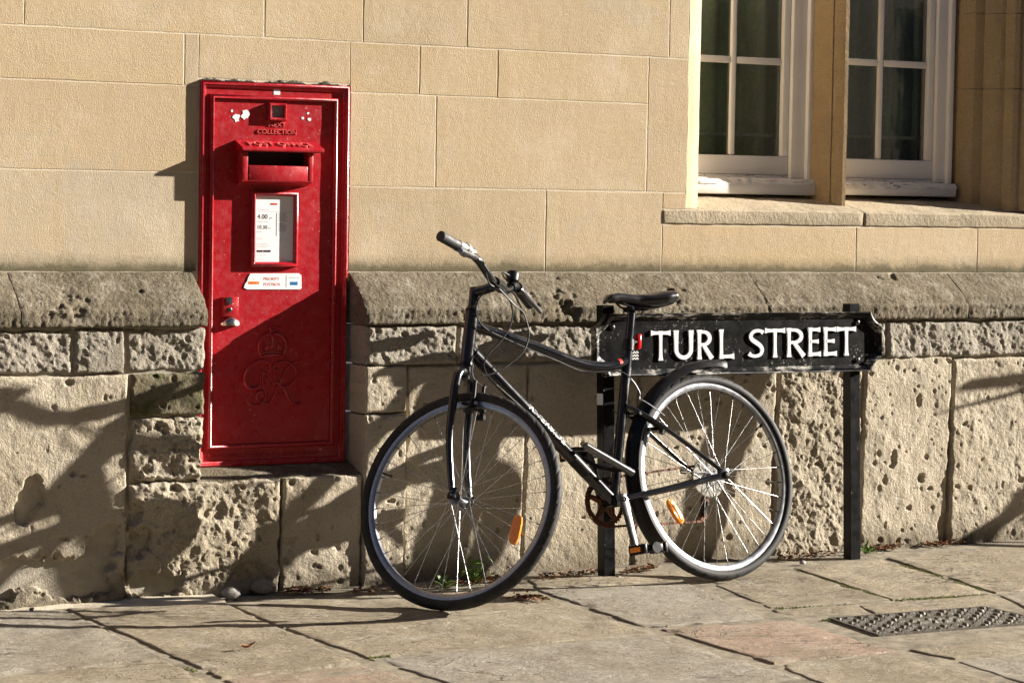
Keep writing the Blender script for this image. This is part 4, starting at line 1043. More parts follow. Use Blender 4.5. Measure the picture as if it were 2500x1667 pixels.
lE, lI = bar_pts[9]+(bar_pts[9]-bar_pts[8])*.02, along(bar_pts[9], bar_pts[8], .86); grip(lE, lI, M['rubber'], 'grip')
def lever(side, base, d_in, clampat):
    """brake lever: clamp body and a blade running outwards in front of the grip"""
    m = MB(); c = base+d_in*clampat; m.lathe([(-.010, .018), (.010, .018)], c, d_in, 18)
    f = (ppv*.80-axv*.60).normalized(); o_ = -d_in
    m.tube(spline([(c)[:], (c+f*.022)[:], (c+f*.036-o_*.012)[:], (c+f*.030-o_*.040)[:]], 5), [.011, .0105, .0100, .009, .0085, .008, .0075, .007, .0065, .006, .0055, .005, .005, .005, .005, .004], 10)
    b_ = m.map(st_).build('brake_lever', M['alu'], hb_)
    m = MB(); pts = spline([(c+f*.030)[:], (c+f*.042+o_*.030)[:], (c+f*.050+o_*.065)[:], (c+f*.058+o_*.100)[:], (c+f*.062+o_*.118)[:]], 6)
    m.tube(pts, list(np.interp(np.linspace(0, 1, len(pts)), [0, .2, .5, .8, 1], [.0085, .0085, .0072, .0068, .0070])), 10); m.map(st_).build('lever_blade', M['alu'], b_)
    return c, f
cR, fR = lever(-1, rI, d_r, .068); d_l = (bar_pts[8]-bar_pts[9]).normalized(); cLv, fLv = lever(1, lI, d_l, .020)
# bell on the left side of the bar
bc = bp(.105, -.006, .030); m = MB(); m.lathe([(.012, .006), (.020, .021), (.044, .0215), (.050, .018), (.052, .008)], bc, (axv+Vector((0, 0, 0))).normalized(), 24); m.lathe([(-.008, .016), (.008, .016)], bc, (bar_pts[7]-bar_pts[6]).normalized(), 16)
bell = m.map(st_).build('bell', M['plastic'], hb_); m = MB(); m.tube([bc+axv*.030+lf*-.018, bc+axv*.034-lf*.045-ppv*.012], [.005, .0025], 8); m.map(st_).build('bell_lever', M['steel'], bell)
# --- V-brakes
def vbrake(at, up, fwd_, xf, name):
    m = MB()
    for s in (1, -1):
        p0 = at+Vector((0, s*.040, 0)); p1 = p0+up*.052+Vector((0, -s*.012, 0))+fwd_*.012; p2 = p0+up*.098+Vector((0, -s*.010, 0))+fwd_*.012
        m.tube([p0, p0+up*.01+fwd_*.010, p1, p2], [.0075, .0075, .0062, .0052], 10); m.tube([p0-fwd_*.006, p0+fwd_*.020], .009, 12)
        pad = p0+up*.022+Vector((0, -s*.012, 0)); sidev = up.cross(Vector((0, 1, 0)))
        m.box(pad.x-.028, pad.x+.028, pad.y-.006, pad.y+.006, pad.z-.006, pad.z+.006, .002)
        m.lathe([(0, .006), (.006, .006)], p2, Vector((0, s, 0)), 8)
    b = m.map(xf).build(name, M['plastic'], bike, True, 40)
    m = MB(); a_ = at+up*.098+Vector((0, .030, 0))+fwd_*.012; c_ = at+up*.098-Vector((0, .030, 0))+fwd_*.012
    m.tube([a_, c_], .0011, 6); m.tube(spline([(c_+Vector((0, .012, 0)))[:], (c_-Vector((0, .012, 0))+up*.004)[:], (c_-Vector((0, .030, 0))+up*.020)[:], (c_-Vector((0, .030, 0))+up*.045)[:]], 5), .0028, 8)
    m.map(xf).build('brake_noodle', M['alu'], b); return b
fork_up = axv; vbrake(FH+axv*.275+ppv*.012, axv, ppv, st_, 'brake')
ssd = (Vector((.345, 0, .592))-Vector((.02, 0, .362))).normalized(); pbk = Vector((-ssd.z, 0, ssd.x))
vbrake(RH+ssd*.275+pbk*(-.006), ssd, pbk, lambda p: p, 'brake')
# --- saddle and post
sdir = (STt-BB).normalized(); ptop = BB+sdir*((.915-.288)/sdir.z)
m = MB(); m.tube([STt-sdir*.04, ptop], .0135, 18); sp_ = m.build('seat_post', M['frame'], bike)
MB().lathe([(-.014, .020), (.012, .020)], STt-sdir*.004, sdir, 20).build('seat_clamp', M['plastic'], bike)
sc = Vector((.222, 0, .966)); nu, nvv = 34, 25; V = []
for i in range(nu):
    u = i/(nu-1); x = .142-.280*u                       # nose to tail
    wdt = np.interp(u, [0, .08, .25, .45, .62, .78, .92, 1], [.010, .020, .026, .036, .058, .076, .074, .040])
    top = np.interp(u, [0, .05, .18, .42, .62, .82, .95, 1], [-.020, -.002, .004, -.003, -.004, .006, .005, -.006])
    dpt = np.interp(u, [0, .1, .3, .6, .8, .95, 1], [.012, .030, .036, .044, .054, .046, .020])
    for j in range(nvv):
        t = 2*math.pi*j/nvv; yy = wdt*math.copysign(abs(math.cos(t))**.75, math.cos(t)); zz = math.sin(t)
        z_ = top-dpt*.5+(dpt*.5)*math.copysign(abs(zz)**(.7 if zz > 0 else 1.0), zz)
        if zz > 0: z_ -= .045*yy*yy/.06
        V.append((sc.x+x, yy, sc.z+z_))
Fc = [];
for i in range(nu-1):
    for j in range(nvv): l = (j+1) % nvv; Fc.append((i*nvv+j, i*nvv+l, (i+1)*nvv+l, (i+1)*nvv+j))
Fc += [tuple(range(nvv)), tuple((nu-1)*nvv+j for j in reversed(range(nvv)))]
sad = mesh('saddle', V, Fc, M['saddle'], bike, True, 70)
m = MB()
for s in (1, -1): m.tube(spline([(sc.x+.095, s*.008, sc.z-.020), (sc.x+.055, s*.018, sc.z-.044), (sc.x-.02, s*.021, sc.z-.050), (sc.x-.06, s*.022, sc.z-.046), (sc.x-.100, s*.034, sc.z-.026)], 5), .0036, 8)
m.box(ptop.x-.02, ptop.x+.02, -.024, .024, ptop.z-.006, ptop.z+.010, .004); m.build('saddle_rails', M['plastic'], sad)
# rear light and its bracket on the seat post
lp = Vector(bl(1533, 838)); lp = BB+sdir*((lp.z-.288)/sdir.z)
m = MB(); m.lathe([(-.012, .0185), (.012, .0185)], lp, sdir, 18); m.tube([lp, lp+Vector((-.036, 0, .004))], .009, 10); br = m.build('light_bracket', M['plastic'], bike)
m = MB(); m.box(-.008, .008, -.012, .012, -.026, .026, .006); m.map(lambda v: (lp.x-.040+v[0]-.22*v[2], v[1], lp.z+.004+v[2])); m.build('rear_light', M['redlens'], bike)
# --- mudguard
m = MB(); nA, nW = 60, 9; V = []
for i in range(nA):
    t = i/(nA-1); ang = math.radians(np.interp(t, [0, 1], [108, -38])); r = np.interp(t, [0, .10, .25, .5, 1], [.408, .394, .377, .366, .362])
    wd = .033*np.interp(t, [0, .03, .12, 1], [.25, .6, 1, 1])
    for j in range(nW):
        k = -1+2*j/(nW-1); rr_ = r-.026*abs(k)**2.4; V.append((RH.x+rr_*math.cos(ang), k*wd, RH.z+rr_*math.sin(ang)))
n0 = len(V); V += [(x+(RH.x-x)*.006, y*.96, z+(RH.z-z)*.006) for x, y, z in V]
Fc = [tuple(f) for f in grid_faces(nA, nW)]+[tuple(n0+i for i in reversed(f)) for f in grid_faces(nA, nW)]
bd = [i*nW for i in range(nA)]+[(nA-1)*nW+j for j in range(1, nW)]+[i*nW+nW-1 for i in range(nA-2, -1, -1)]+[j for j in range(nW-2, 0, -1)]
Fc += [(bd[i], bd[(i+1) % len(bd)], n0+bd[(i+1) % len(bd)], n0+bd[i]) for i in range(len(bd))]
mesh('mudguard', V, Fc, M['plastic'], bike, True, 50)
# --- drivetrain
cdv = Vector((-.017, 0, -.169)).normalized()
def crank(y, d, flip):
    m = MB(); n = 12; pts = [BB+Vector((0, y, 0))+d*(.172*k/n) for k in range(-1, n+1)]
    sdp = d.cross(Vector((0, 1, 0)))
    V = []; 
    for k, p in enumerate(pts):
        w = np.interp(k, [0, 1, 2, n, n+1], [.010, .0165, .0150, .0115, .009]); yy = p+Vector((0, .010*flip*min(1, max(0, k/n)), 0))
        for (a, b) in ((-1, -.5), (-1, .5), (-.6, 1), (.6, 1), (1, .5), (1, -.5), (.6, -1), (-.6, -1)): V.append(tuple(yy+sdp*w*a+Vector((0, .0062*b, 0))))
    Fc = [(i*8+j, i*8+(j+1) % 8, (i+1)*8+(j+1) % 8, (i+1)*8+j) for i in range(len(pts)-1) for j in range(8)]+[tuple(range(8)), tuple((len(pts)-1)*8+j for j in reversed(range(8)))]
    m.add(V, Fc); c = m.build('crank', M['alu'], bike, True, 50)
    m = MB(); m.lathe([(0, .0085), (.003, .0085), (.0035, .006), (.001, .0055)], BB+Vector((0, y+flip*.0065, 0)), (0, flip, 0), 14); m.build('crank_bolt', M['steel'], c)
    # pedal
    e = BB+Vector((0, y+flip*.016, 0))+d*.170; m = MB()
    m.tube([e, e+Vector((0, flip*.085, 0))], .0075, 10)
    for s in (-1, 1):
        m.box(e.x+s*.042-.005, e.x+s*.042+.005, min(e.y+flip*.014, e.y+flip*.098), max(e.y+flip*.014, e.y+flip*.098), e.z-.015, e.z+.015, .002)
        m.box(e.x-.040, e.x+.040, e.y+flip*(.018 if s < 0 else .090)-.004, e.y+flip*(.018 if s < 0 else .090)+.004, e.z-.012, e.z+.012, .002)
        for k in range(5): m.box(e.x+s*.0475-.002, e.x+s*.0475+.002, e.y+flip*(.024+.016*k)-.004, e.y+flip*(.024+.016*k)+.004, e.z-.017, e.z+.017)
    m.lathe([(-.004, .018), (.004, .018)], e+Vector((0, flip*.098, 0)), (0, 1, 0), 10)
    p = m.build('pedal', M['plastic'], bike, True, 40)
    for s in (-1, 1): MB().box(e.x+s*.0505-.0015, e.x+s*.0505+.0015, e.y+flip*.054-.026, e.y+flip*.054+.026, e.z-.008, e.z+.008, .001).build('pedal_reflector', M['orange'], p)
    return c
crank(.052, cdv, 1); crank(-.062, -cdv, -1)
# chainring with five arms
m = MB(); cr = BB+Vector((0, -.046, 0)); nt_ = 38; rO, rI_ = .0785, .062; V = []
for k in range(nt_*4):
    a = 2*math.pi*k/(nt_*4); ro = rO-(.0045 if k % 4 in (0, 3) else 0)
    for (r, y) in ((ro, -.0016), (ro, .0016), (rI_, .0016), (rI_, -.0016)): V.append((cr.x+r*math.cos(a), cr.y+y, cr.z+r*math.sin(a)))
nn = nt_*4; Fc = [(k*4+j, ((k+1) % nn)*4+j, ((k+1) % nn)*4+(j+1) % 4, k*4+(j+1) % 4) for k in range(nn) for j in range(4)]
m.add(V, Fc)
for k in range(5):
    a = 2*math.pi*k/5+.4; m.tube([cr+Vector((math.cos(a)*.012, 0, math.sin(a)*.012)), cr+Vector((math.cos(a)*.066, 0, math.sin(a)*.066))], [.013, .008], 8)
m.lathe([(-.003, .022), (.003, .022)], cr, (0, 1, 0), 18); m.build('chainring', M['rust'], bike, True, 40)
# cassette, spoke guard, derailleur
m = MB()
for k, r in enumerate((.052, .046, .040, .035, .030, .026)): m.lathe([(-.0012, r*.9), (-.0010, r), (.0010, r), (.0012, r*.9)], RH+Vector((0, -.030-.0045*k, 0)), (0, 1, 0), 36)
m.build('cassette', M['rust'], bike, True, 40)
m = MB(); m.lathe([(-.0008, .022), (-.0008, .068), (.0008, .0685), (.0022, .067), (.0022, .022)], RH+Vector((0, -.0235, 0)), (0, 1, 0), 56, True); m.build('spoke_guard', M['disc'], bike, True, 40)
dp = RH+Vector((-.004, -.052, -.050)); p1, p2 = RH+Vector((.012, -.044, -.078)), RH+Vector((.030, -.044, -.124)); m = MB()
m.tube([RH+Vector((-.004, -.068, -.016)), dp, p1+Vector((0, -.012, 0))], [.010, .013, .009], 10); m.tube([p1+Vector((0, .007, 0)), p2+Vector((0, .007, 0))], .0075, 8); m.tube([p1-Vector((0, .009, 0)), p2-Vector((0, .009, 0))], .0075, 8)
der = m.build('derailleur', M['plastic'], bike, True, 40); m = MB()
for c in (p1, p2): m.lathe([(-.003, .018), (.003, .018)], c, (0, 1, 0), 11)
m.build('jockey_wheel', M['rust'], der, True, 30)
# chain as links
def chain_path():
    P = []; a0 = cr
    for t in np.linspace(92, 268, 26): P.append((cr.x-0+.0785*math.cos(math.radians(180-t))*1, cr.y, cr.z+.0785*math.sin(math.radians(180-t))))
    return P
m = MB(); yc = -.044
up0, up1 = Vector((cr.x, yc, cr.z+.078)), RH+Vector((0, yc, .046)); lo0, lo1 = Vector((cr.x+.004, yc, cr.z-.078)), p2+Vector((0, 0, -.018))
path = [RH+Vector((-.046*math.sin(a), yc, .046*math.cos(a))) for a in np.linspace(math.pi*.75, 0, 8)]+[up0+Vector((.078*math.sin(a), 0, -.078+.078*math.cos(a))) for a in np.linspace(0, math.pi, 18)]+[lo1, p2+Vector((-.017, 0, 0)), p1+Vector((.017, 0, -.004)), p1+Vector((.004, 0, .016)), RH+Vector((-.034, yc, -.034))]
D = [0]
for a, b in zip(path[:-1], path[1:]): D.append(D[-1]+(Vector(b)-Vector(a)).length)
nL = int(D[-1]/.0127)
for k in range(nL):
    s0, s1 = k*.0127, (k+1)*.0127; A_, B_ = [Vector([np.interp(s, D, [p[i] for p in path]) for i in range(3)]) for s in (s0, s1)]
    d = (B_-A_).normalized(); n_ = d.cross(Vector((0, 1, 0))); wy = .0036 if k % 2 else .0022; ex = .0035
    V = [A_-d*ex*.6, A_-d*ex*.3+n_*.0038, B_+d*ex*.3+n_*.0038, B_+d*ex*.6, B_+d*ex*.3-n_*.0038, A_-d*ex*.3-n_*.0038]
    m.prism(list(range(6)), lambda i: tuple(V[i]+Vector((0, wy, 0))), lambda i: tuple(V[i]-Vector((0, wy, 0))))
m.build('chain', M['rust'], bike, False)['kind'] = 'stuff'
# --- cables
def hz(zx, zy): return 1000+zx/3.92, 540+zy/3.92
def cable(pts, yos, r=.0026, mat='plastic', name='cable', first=None):
    P = ([first] if first else [])+[bl(*hz(*q), yo) for q, yo in zip(pts, np.interp(np.linspace(0, 1, len(pts)), np.linspace(0, 1, len(yos)), yos))]
    MB().tube(spline(P, 8), r, 8).build(name, M[mat], bike)
cable([(800, 580), (890, 655), (960, 760), (985, 880), (960, 1010), (880, 1140), (760, 1270), (715, 1340), (715, 1410), (745, 1470), (830, 1565)], [.10, .06, .05, .04, .03], first=st_(rI+d_r*.055))
cable([(1070, 825), (1000, 700), (920, 640), (860, 620), (760, 650), (680, 720), (640, 800), (635, 880), (660, 950), (720, 1020), (820, 1080)], [.02, .04, .06, .04, .022])
cable([(760, 590), (860, 650), (1000, 800), (1075, 860), (1110, 930), (1140, 1050), (1130, 1150), (1080, 1260), (980, 1350), (880, 1420), (770, 1465), (690, 1470)], [.10, .06, .04, .05, .06], first=st_(cR+fR*.030+d_r*.040))
cable([(820, 1080), (1100, 1205), (1400, 1330), (1640, 1430), (1830, 1440), (1990, 1425)], [.022, .021], .0018, 'alu')
def qz(zx, zy): return 1380+zx/3.794, 680+zy/3.794
P = [bl(*qz(*q), yo) for q, yo in (((150, 862), .021), ((340, 866), .023), ((470, 852), .024), ((560, 885), .026), ((630, 950), .03), ((680, 1040), .034), ((688, 1110), .036))]
MB().tube(spline(P, 8), .0024, 8).build('cable', M['plastic'], bike)
P = [bl(*qz(*q), .036) for q in ((610, 930), (655, 990), (690, 1060), (686, 1112), (720, 1130), (800, 1180), (920, 1270))]
MB().tube(spline(P, 8), .0021, 8).build('brake_noodle', M['alu'], bike)
P = [bl(*hz(*q), .024) for q in ((745, 1470), (830, 1560), (1100, 1800))]; MB().tube(P, .0016, 6).build('cable', M['alu'], bike)

# ================================================================== U-LOCK round frame and post
def b2w(p): return BO+hv*p[0]-nv*p[1]+vv*p[2]
c0, c1 = Vector(bl(1428, 1087, .075)), Vector(bl(1545, 1155, .075))
w0, w1 = b2w(c0), b2w(c1); lock = empty('bicycle_lock', tuple((w0+w1)/2), 'dark steel U lock holding the bicycle frame to the left sign post', 'lock')
d = (w1-w0).normalized(); m = MB(); m.lathe([(0, .009), (.002, .0125), ((w1-w0).length-.002, .0125), ((w1-w0).length, .010)], w0, d, 20); m.build('crossbar', M['steel'], lock)
back = (Vector((0, 1, -.12))-d*Vector((0, 1, -.12)).dot(d)).normalized()
s0, s1 = w0+d*.026, w1-d*.026; Ld = .135
pts = [s0-back*.006, s0+back*(Ld-.04)]+[((s0+s1)/2+back*(Ld-.04)+(s0-s1)/2*math.cos(a)+back*.055*math.sin(a)) for a in np.linspace(0, math.pi, 14)[1:-1]]+[s1+back*(Ld-.04), s1-back*.006]
MB().tube(pts, .0075, 12).build('shackle', M['plastic'], lock)

# ================================================================== PAVEMENT
road = MB(); road.add([(-120, -120, -.16), (120, -120, -.16), (120, 60, -.16), (-120, 60, -.16)], [(0, 1, 2, 3)])
tag(road.build('road', M['asphalt'], None, False), kind='structure')
xa, xb, ya, yb = -14, 16, -3.4, .02
nx, ny = 60, 20; V = [(xa+(xb-xa)*i/(nx-1), ya+(yb-ya)*j/(ny-1), gz(xa+(xb-xa)*i/(nx-1), ya+(yb-ya)*j/(ny-1))-.0040) for i in range(nx) for j in range(ny)]
pave = mesh('pavement', V, [tuple(f) for f in grid_faces(nx, ny)], M['bed'], None, True, 180); tag(pave, kind='structure')
tag(MB().box(xa, xb, ya-.15, ya-.004, -.3, gz(1, ya)+.0, .012).build('kerb', M['slab_grey'], None), kind='structure')
def slab(cor, seed, mat='slab', gap=.0026, lift=0.0, res=.012, world_xy=False, edge=.011, riven=1.0, tiltx=None):
    """cor: four corners (far left, far right, near right, near left)"""
    C = [np.array(c if world_xy else gp(*c)) for c in cor]; g_ = np.random.default_rng(seed)
    w = max(np.linalg.norm(C[1]-C[0]), np.linalg.norm(C[2]-C[3])); l = max(np.linalg.norm(C[3]-C[0]), np.linalg.norm(C[2]-C[1]))
    nu, nv_ = max(4, int(w/res)), max(4, int(l/res)); gu, gv = gap/w, gap/l
    U = np.linspace(gu, 1-gu, nu); Vv = np.linspace(gv, 1-gv, nv_); e = np.array([.35, 1.0])*.005
    U = np.concatenate([[U[0], U[0]+e[0]/w, U[0]+e[1]/w], U[1:-1], [U[-1]-e[1]/w, U[-1]-e[0]/w, U[-1]]]); Vv = np.concatenate([[Vv[0], Vv[0]+e[0]/l, Vv[0]+e[1]/l], Vv[1:-1], [Vv[-1]-e[1]/l, Vv[-1]-e[0]/l, Vv[-1]]])
    nu, nv_ = len(U), len(Vv)
    A, B = np.meshgrid(U, Vv, indexing='ij'); A_, B_ = A[..., None], B[..., None]
    XY = (C[0]*(1-A_)+C[1]*A_)*(1-B_)+(C[3]*(1-A_)+C[2]*A_)*B_
    d = np.minimum(np.minimum(A, 1-A)*w, np.minimum(B, 1-B)*l)
    Pn = np.stack([XY[..., 0]*14, XY[..., 1]*14, np.full_like(A, seed*2.1)], -1)
    XY = XY+edge*np.stack([fbm(Pn, 3, seed), fbm(Pn+7, 3, seed+3)], -1)
    Z = gz(XY[..., 0], XY[..., 1])+lift+g_.uniform(-.0008, .0010)+g_.uniform(-.0015, .0015)*(A-.5)+g_.uniform(-.0015, .0015)*(B-.5)
    q = fbm(np.stack([XY[..., 0]*5, XY[..., 1]*8, np.full_like(A, seed*1.7)], -1), 5, seed+9, .55)
    Z = Z+riven*np.clip((d-gap)/.05, .2, 1)*(.0018*q+.0070*np.round(q*7)/7+.0010*fbm(Pn*5, 3, seed+40))
    rr_ = .006*(1+.6*vn(Pn*1.4, seed+2)); dd = np.clip(1-(d-gap)/np.maximum(rr_, .001), 0, 1); Z = Z-.0026*dd**2
    chip = np.clip(fbm(Pn*.8+4, 3, seed+60)*2.6-.45, 0, 1)*np.clip(1-(d-gap)/.03, 0, 1); Z = Z-.010*chip
    V = np.concatenate([XY, Z[..., None]], -1).reshape(-1, 3); idx = np.arange(nu*nv_).reshape(nu, nv_)
    loop = list(idx[:, 0])+list(idx[-1, 1:])+list(idx[-2::-1, -1])+list(idx[0, -2:0:-1]); base = len(V); Bt = V[loop].copy(); Bt[:, 2] -= .05; V = np.concatenate([V, Bt]); n = len(loop)
    Fc = [tuple(reversed(f)) for f in grid_faces(nu, nv_).tolist()]+[(loop[i], loop[(i+1) % n], base+(i+1) % n, base+i) for i in range(n)]
    return mesh('paving_slab', V, Fc, M[mat], pave, True, 60)
def ext(a, b, k): return (a[0]+(b[0]-a[0])*k, a[1]+(b[1]-a[1])*k)
S = [  # far left, far right, near right, near left (photo pixels)
    ([(-260, 1502), (155, 1484), (406, 1605), (-120, 1660)], 'slab_grey'),
    ([(163, 1484), (553, 1474), (884, 1618), (540, 1654), ], 'slab'),
    ([(-120, 1664), (408, 1609), (600, 1712), (-20, 1790)], 'slab'),
    ([(547, 1657), (886, 1622), (1128, 1692), (760, 1752)], 'slab_pink'),
    ([(560, 1475), (1276, 1428), (1395, 1478), (690, 1530)], 'slab'),
    ([(694, 1532), (1398, 1480), (1596, 1545), (897, 1604)], 'slab'),
    ([(903, 1607), (1600, 1548), (1960, 1652), (1290, 1724)], 'slab_grey'),
    ([(1285, 1412), (1690, 1392), (1752, 1410), (1310, 1436)], 'slab'),
    ([(1312, 1438), (1676, 1420), (1872, 1508), (1572, 1530)], 'slab_grey'),
    ([(1700, 1408), (1918, 1384), (2172, 1462), (1880, 1482)], 'slab'),
    ([(1930, 1384), (2152, 1364), (2418, 1446), (2180, 1463)], 'slab'),
    ([(2162, 1361), (2600, 1328), (2900, 1402), (2432, 1446)], 'slab'),
    ([(1884, 1486), (2086, 1475), (2124, 1493), (1920, 1504)], 'slab'),
    ([(2096, 1477), (2414, 1449), (2468, 1474), (2140, 1497)], 'slab'),
    ([(2436, 1449), (2905, 1405), (3000, 1450), (2500, 1482)], 'slab_grey'),
    ([(1608, 1534), (1930, 1512), (2190, 1588), (1890, 1618)], 'slab_pink'),
    ([(1898, 1622), (2196, 1592), (2560, 1702), (2210, 1752)], 'slab'),
    ([(2214, 1584), (2700, 1540), (2800, 1572), (2330, 1608)], 'slab'),
    ([(2336, 1612), (2806, 1576), (3100, 1660), (2640, 1710)], 'slab_grey'),
    ([(1965, 1656), (2205, 1630), (2400, 1700), (2200, 1760)], 'slab_grey') if False else None,
]
for k, q in enumerate([s for s in S if s]): slab(q[0], 500+k, q[1])
# the same paving carried on outside the picture
g_ = random.Random(4); y0 = -.10
def fill_row(xa_, xb_, y0_, y1_, seed):
    x = xa_; k = 0
    while x < xb_:
        w_ = g_.uniform(.6, 1.1); slab([(x, y0_), (min(x+w_, xb_), y0_), (min(x+w_, xb_), y1_), (x, y1_)], seed+k, g_.choice(['slab', 'slab', 'slab_grey', 'slab_pink']), world_xy=True, res=.05); x += w_; k += 1
lx = gp(-260, 1502)[0]
fill_row(-6, -2.35, -.12, -.75, 700); fill_row(-6, -2.45, -.75, -1.35, 720)
fill_row(-6, -2.0, -2.0, -2.7, 740); fill_row(-6, 6, -2.75, -3.38, 760); fill_row(3.4, 7, -.12, -.85, 800); fill_row(3.4, 7, -.86, -1.6, 820)
fill_row(1.6, 7, -2.05, -2.72, 840)
# pale cement fillet along the foot of the wall on the left
P = [gp(*q) for q in ((-200, 1490), (0, 1492), (150, 1483), (300, 1478), (450, 1474), (560, 1473))]; V = []
for i in range(80):
    t = i/79*(len(P)-1); a = int(min(t, len(P)-2)); x = P[a][0]+(P[a+1][0]-P[a][0])*(t-a); y = P[a][1]+(P[a+1][1]-P[a][1])*(t-a)
    for j in range(7):
        k = j/6; yy = y+.004*float(vn(np.array([x*30, 3.0, j]), 4))+(-.03-y)*k
        V.append((x, yy, gz(x, yy)+.003+.012*k*k+.003*float(vn(np.array([x*25, yy*25, 1.0]), 6))-(.012 if j == 0 else 0)))
mesh('cement_fillet', V, [tuple(f) for f in grid_faces(80, 7)], M['mortar'], pave, True, 60)
# concrete patch round the access cover
V = []; C = [np.array(gp(*q)) for q in ((1950, 1508), (2500, 1478), (2720, 1532), (2210, 1578))]
for i in range(60):
    for j in range(26):
        u, v_ = i/59, j/25; p = (C[0]*(1-u)+C[1]*u)*(1-v_)+(C[3]*(1-u)+C[2]*u)*v_; V.append((p[0], p[1], gz(p[0], p[1])-.0050+.0025*float(fbm(np.array([p[0]*18, p[1]*18, 1.0]), 3, 8))))
mesh('concrete_patch', V, [tuple(reversed(f)) for f in grid_faces(60, 26)], M['slab'], pave, True, 180)
# cast iron access cover
C = [np.array(gp(*q)) for q in ((2029, 1509), (2402, 1481), (2560, 1516), (2147, 1549))]
def cov(u, v_): p = (C[0]*(1-u)+C[1]*u)*(1-v_)+(C[3]*(1-u)+C[2]*u)*v_; return p
cc = cov(.5, .5); cover = empty('access_cover', (cc[0], cc[1], gz(*cc)), 'worn rectangular cast iron access cover with raised studs, let into the paving', 'cover')
def covbox(m, u0, u1, v0, v1, z0, z1, k=0.0):
    a = [cov(u0, v0), cov(u1, v0), cov(u1, v1), cov(u0, v1)]; b = [cov(u0+k*(u1-u0), v0+k*(v1-v0)), cov(u1-k*(u1-u0), v0+k*(v1-v0)), cov(u1-k*(u1-u0), v1-k*(v1-v0)), cov(u0+k*(u1-u0), v1-k*(v1-v0))]
    V = [(p[0], p[1], gz(*p)+z0) for p in a]+[(p[0], p[1], gz(*p)+z1) for p in b]; m.add(V, [(3, 2, 1, 0), (4, 5, 6, 7)]+[(i, (i+1) % 4, 4+(i+1) % 4, 4+i) for i in range(4)])
m = MB(); covbox(m, .010, .990, .02, .98, -.02, -.003); m.build('plate', M['iron'], cover, False)
m = MB()
for (a, b, c, d_) in ((-.012, 1.012, -.02, .004), (-.012, 1.012, .996, 1.02), (-.012, .004, .005, .995), (.996, 1.012, .005, .995)): covbox(m, a, b, c, d_, -.03, .0025)
m.build('frame', M['iron'], cover, False)
m = MB(); nu_, nv_ = 15, 8
for i in range(nu_):
    for j in range(nv_):
        u, v_ = (i+.5)/nu_, (j+.5)/nv_
        if .34 < u < .66 and .30 < v_ < .70: continue
        if (i+j) % 2: covbox(m, u-.024, u+.024, v_-.016, v_+.016, -.003, .005, .12)
        else: covbox(m, u-.008, u+.008, v_-.045, v_+.045, -.003, .005, .12)
for (a, b) in ((.36, .44), (.455, .50), (.515, .57), (.585, .64)): covbox(m, a, b, .40, .47, -.003, .005, .1); covbox(m, a, b, .53, .60, -.003, .005, .1)
m.build('tread_pattern', M['iron'], cover, False)['kind'] = 'stuff'

# ================================================================== LITTER, WEEDS, PEBBLES
rg = random.Random(11)
def leaf_geo(m, c, ang, L, wd, curl, roll, tip=0.0):
    n = 5; V = []
    for i in range(n):
        t = i/(n-1); w_ = wd*math.sin(math.pi*(.12+.86*t))
        for s in (-1, 0, 1):
            x = (t-.5)*L; y = s*w_; z = curl*(t-.5)**2*4*L*.25+abs(s)*roll*w_
            V.append((c[0]+x*math.cos(ang)-y*math.sin(ang), c[1]+x*math.sin(ang)+y*math.cos(ang), c[2]+z+tip*t))
    m.add(V, grid_faces(n, 3).tolist())
def litter(name, zones, count, size, mat, label, cat):
    m = MB()
    for k in range(count):
        a, b = rg.choice(zones); t = rg.random(); px, py = a[0]+(b[0]-a[0])*t+rg.gauss(0, 6), a[1]+(b[1]-a[1])*t+rg.gauss(0, 3.0)
        x, y = gp(px, py); y = min(y, -.055); leaf_geo(m, (x, y, gz(x, y)+.002+rg.random()*.008), rg.random()*6.28, rg.uniform(*size), rg.uniform(*size)*.28, rg.uniform(-.3, .9), rg.uniform(.1, .9), rg.uniform(-.004, .008))
    o = m.build(name, M[mat], None, True, 180); tag(o, label, cat, kind='stuff')
litter('leaf_litter', [((860, 1448), (1010, 1440)), ((1090, 1430), (1230, 1416)), ((1250, 1462), (1330, 1466)), ((1310, 1412), (1470, 1398)), ((1520, 1398), (1600, 1388)), ((1900, 1368), (2040, 1352)), ((2130, 1342), (2200, 1336)), ((2250, 1332), (2350, 1324)), ((690, 1446), (800, 1444))], 900, (.008, .028), 'leaf', 'brown crumbled leaf litter along the foot of the wall', 'leaves')
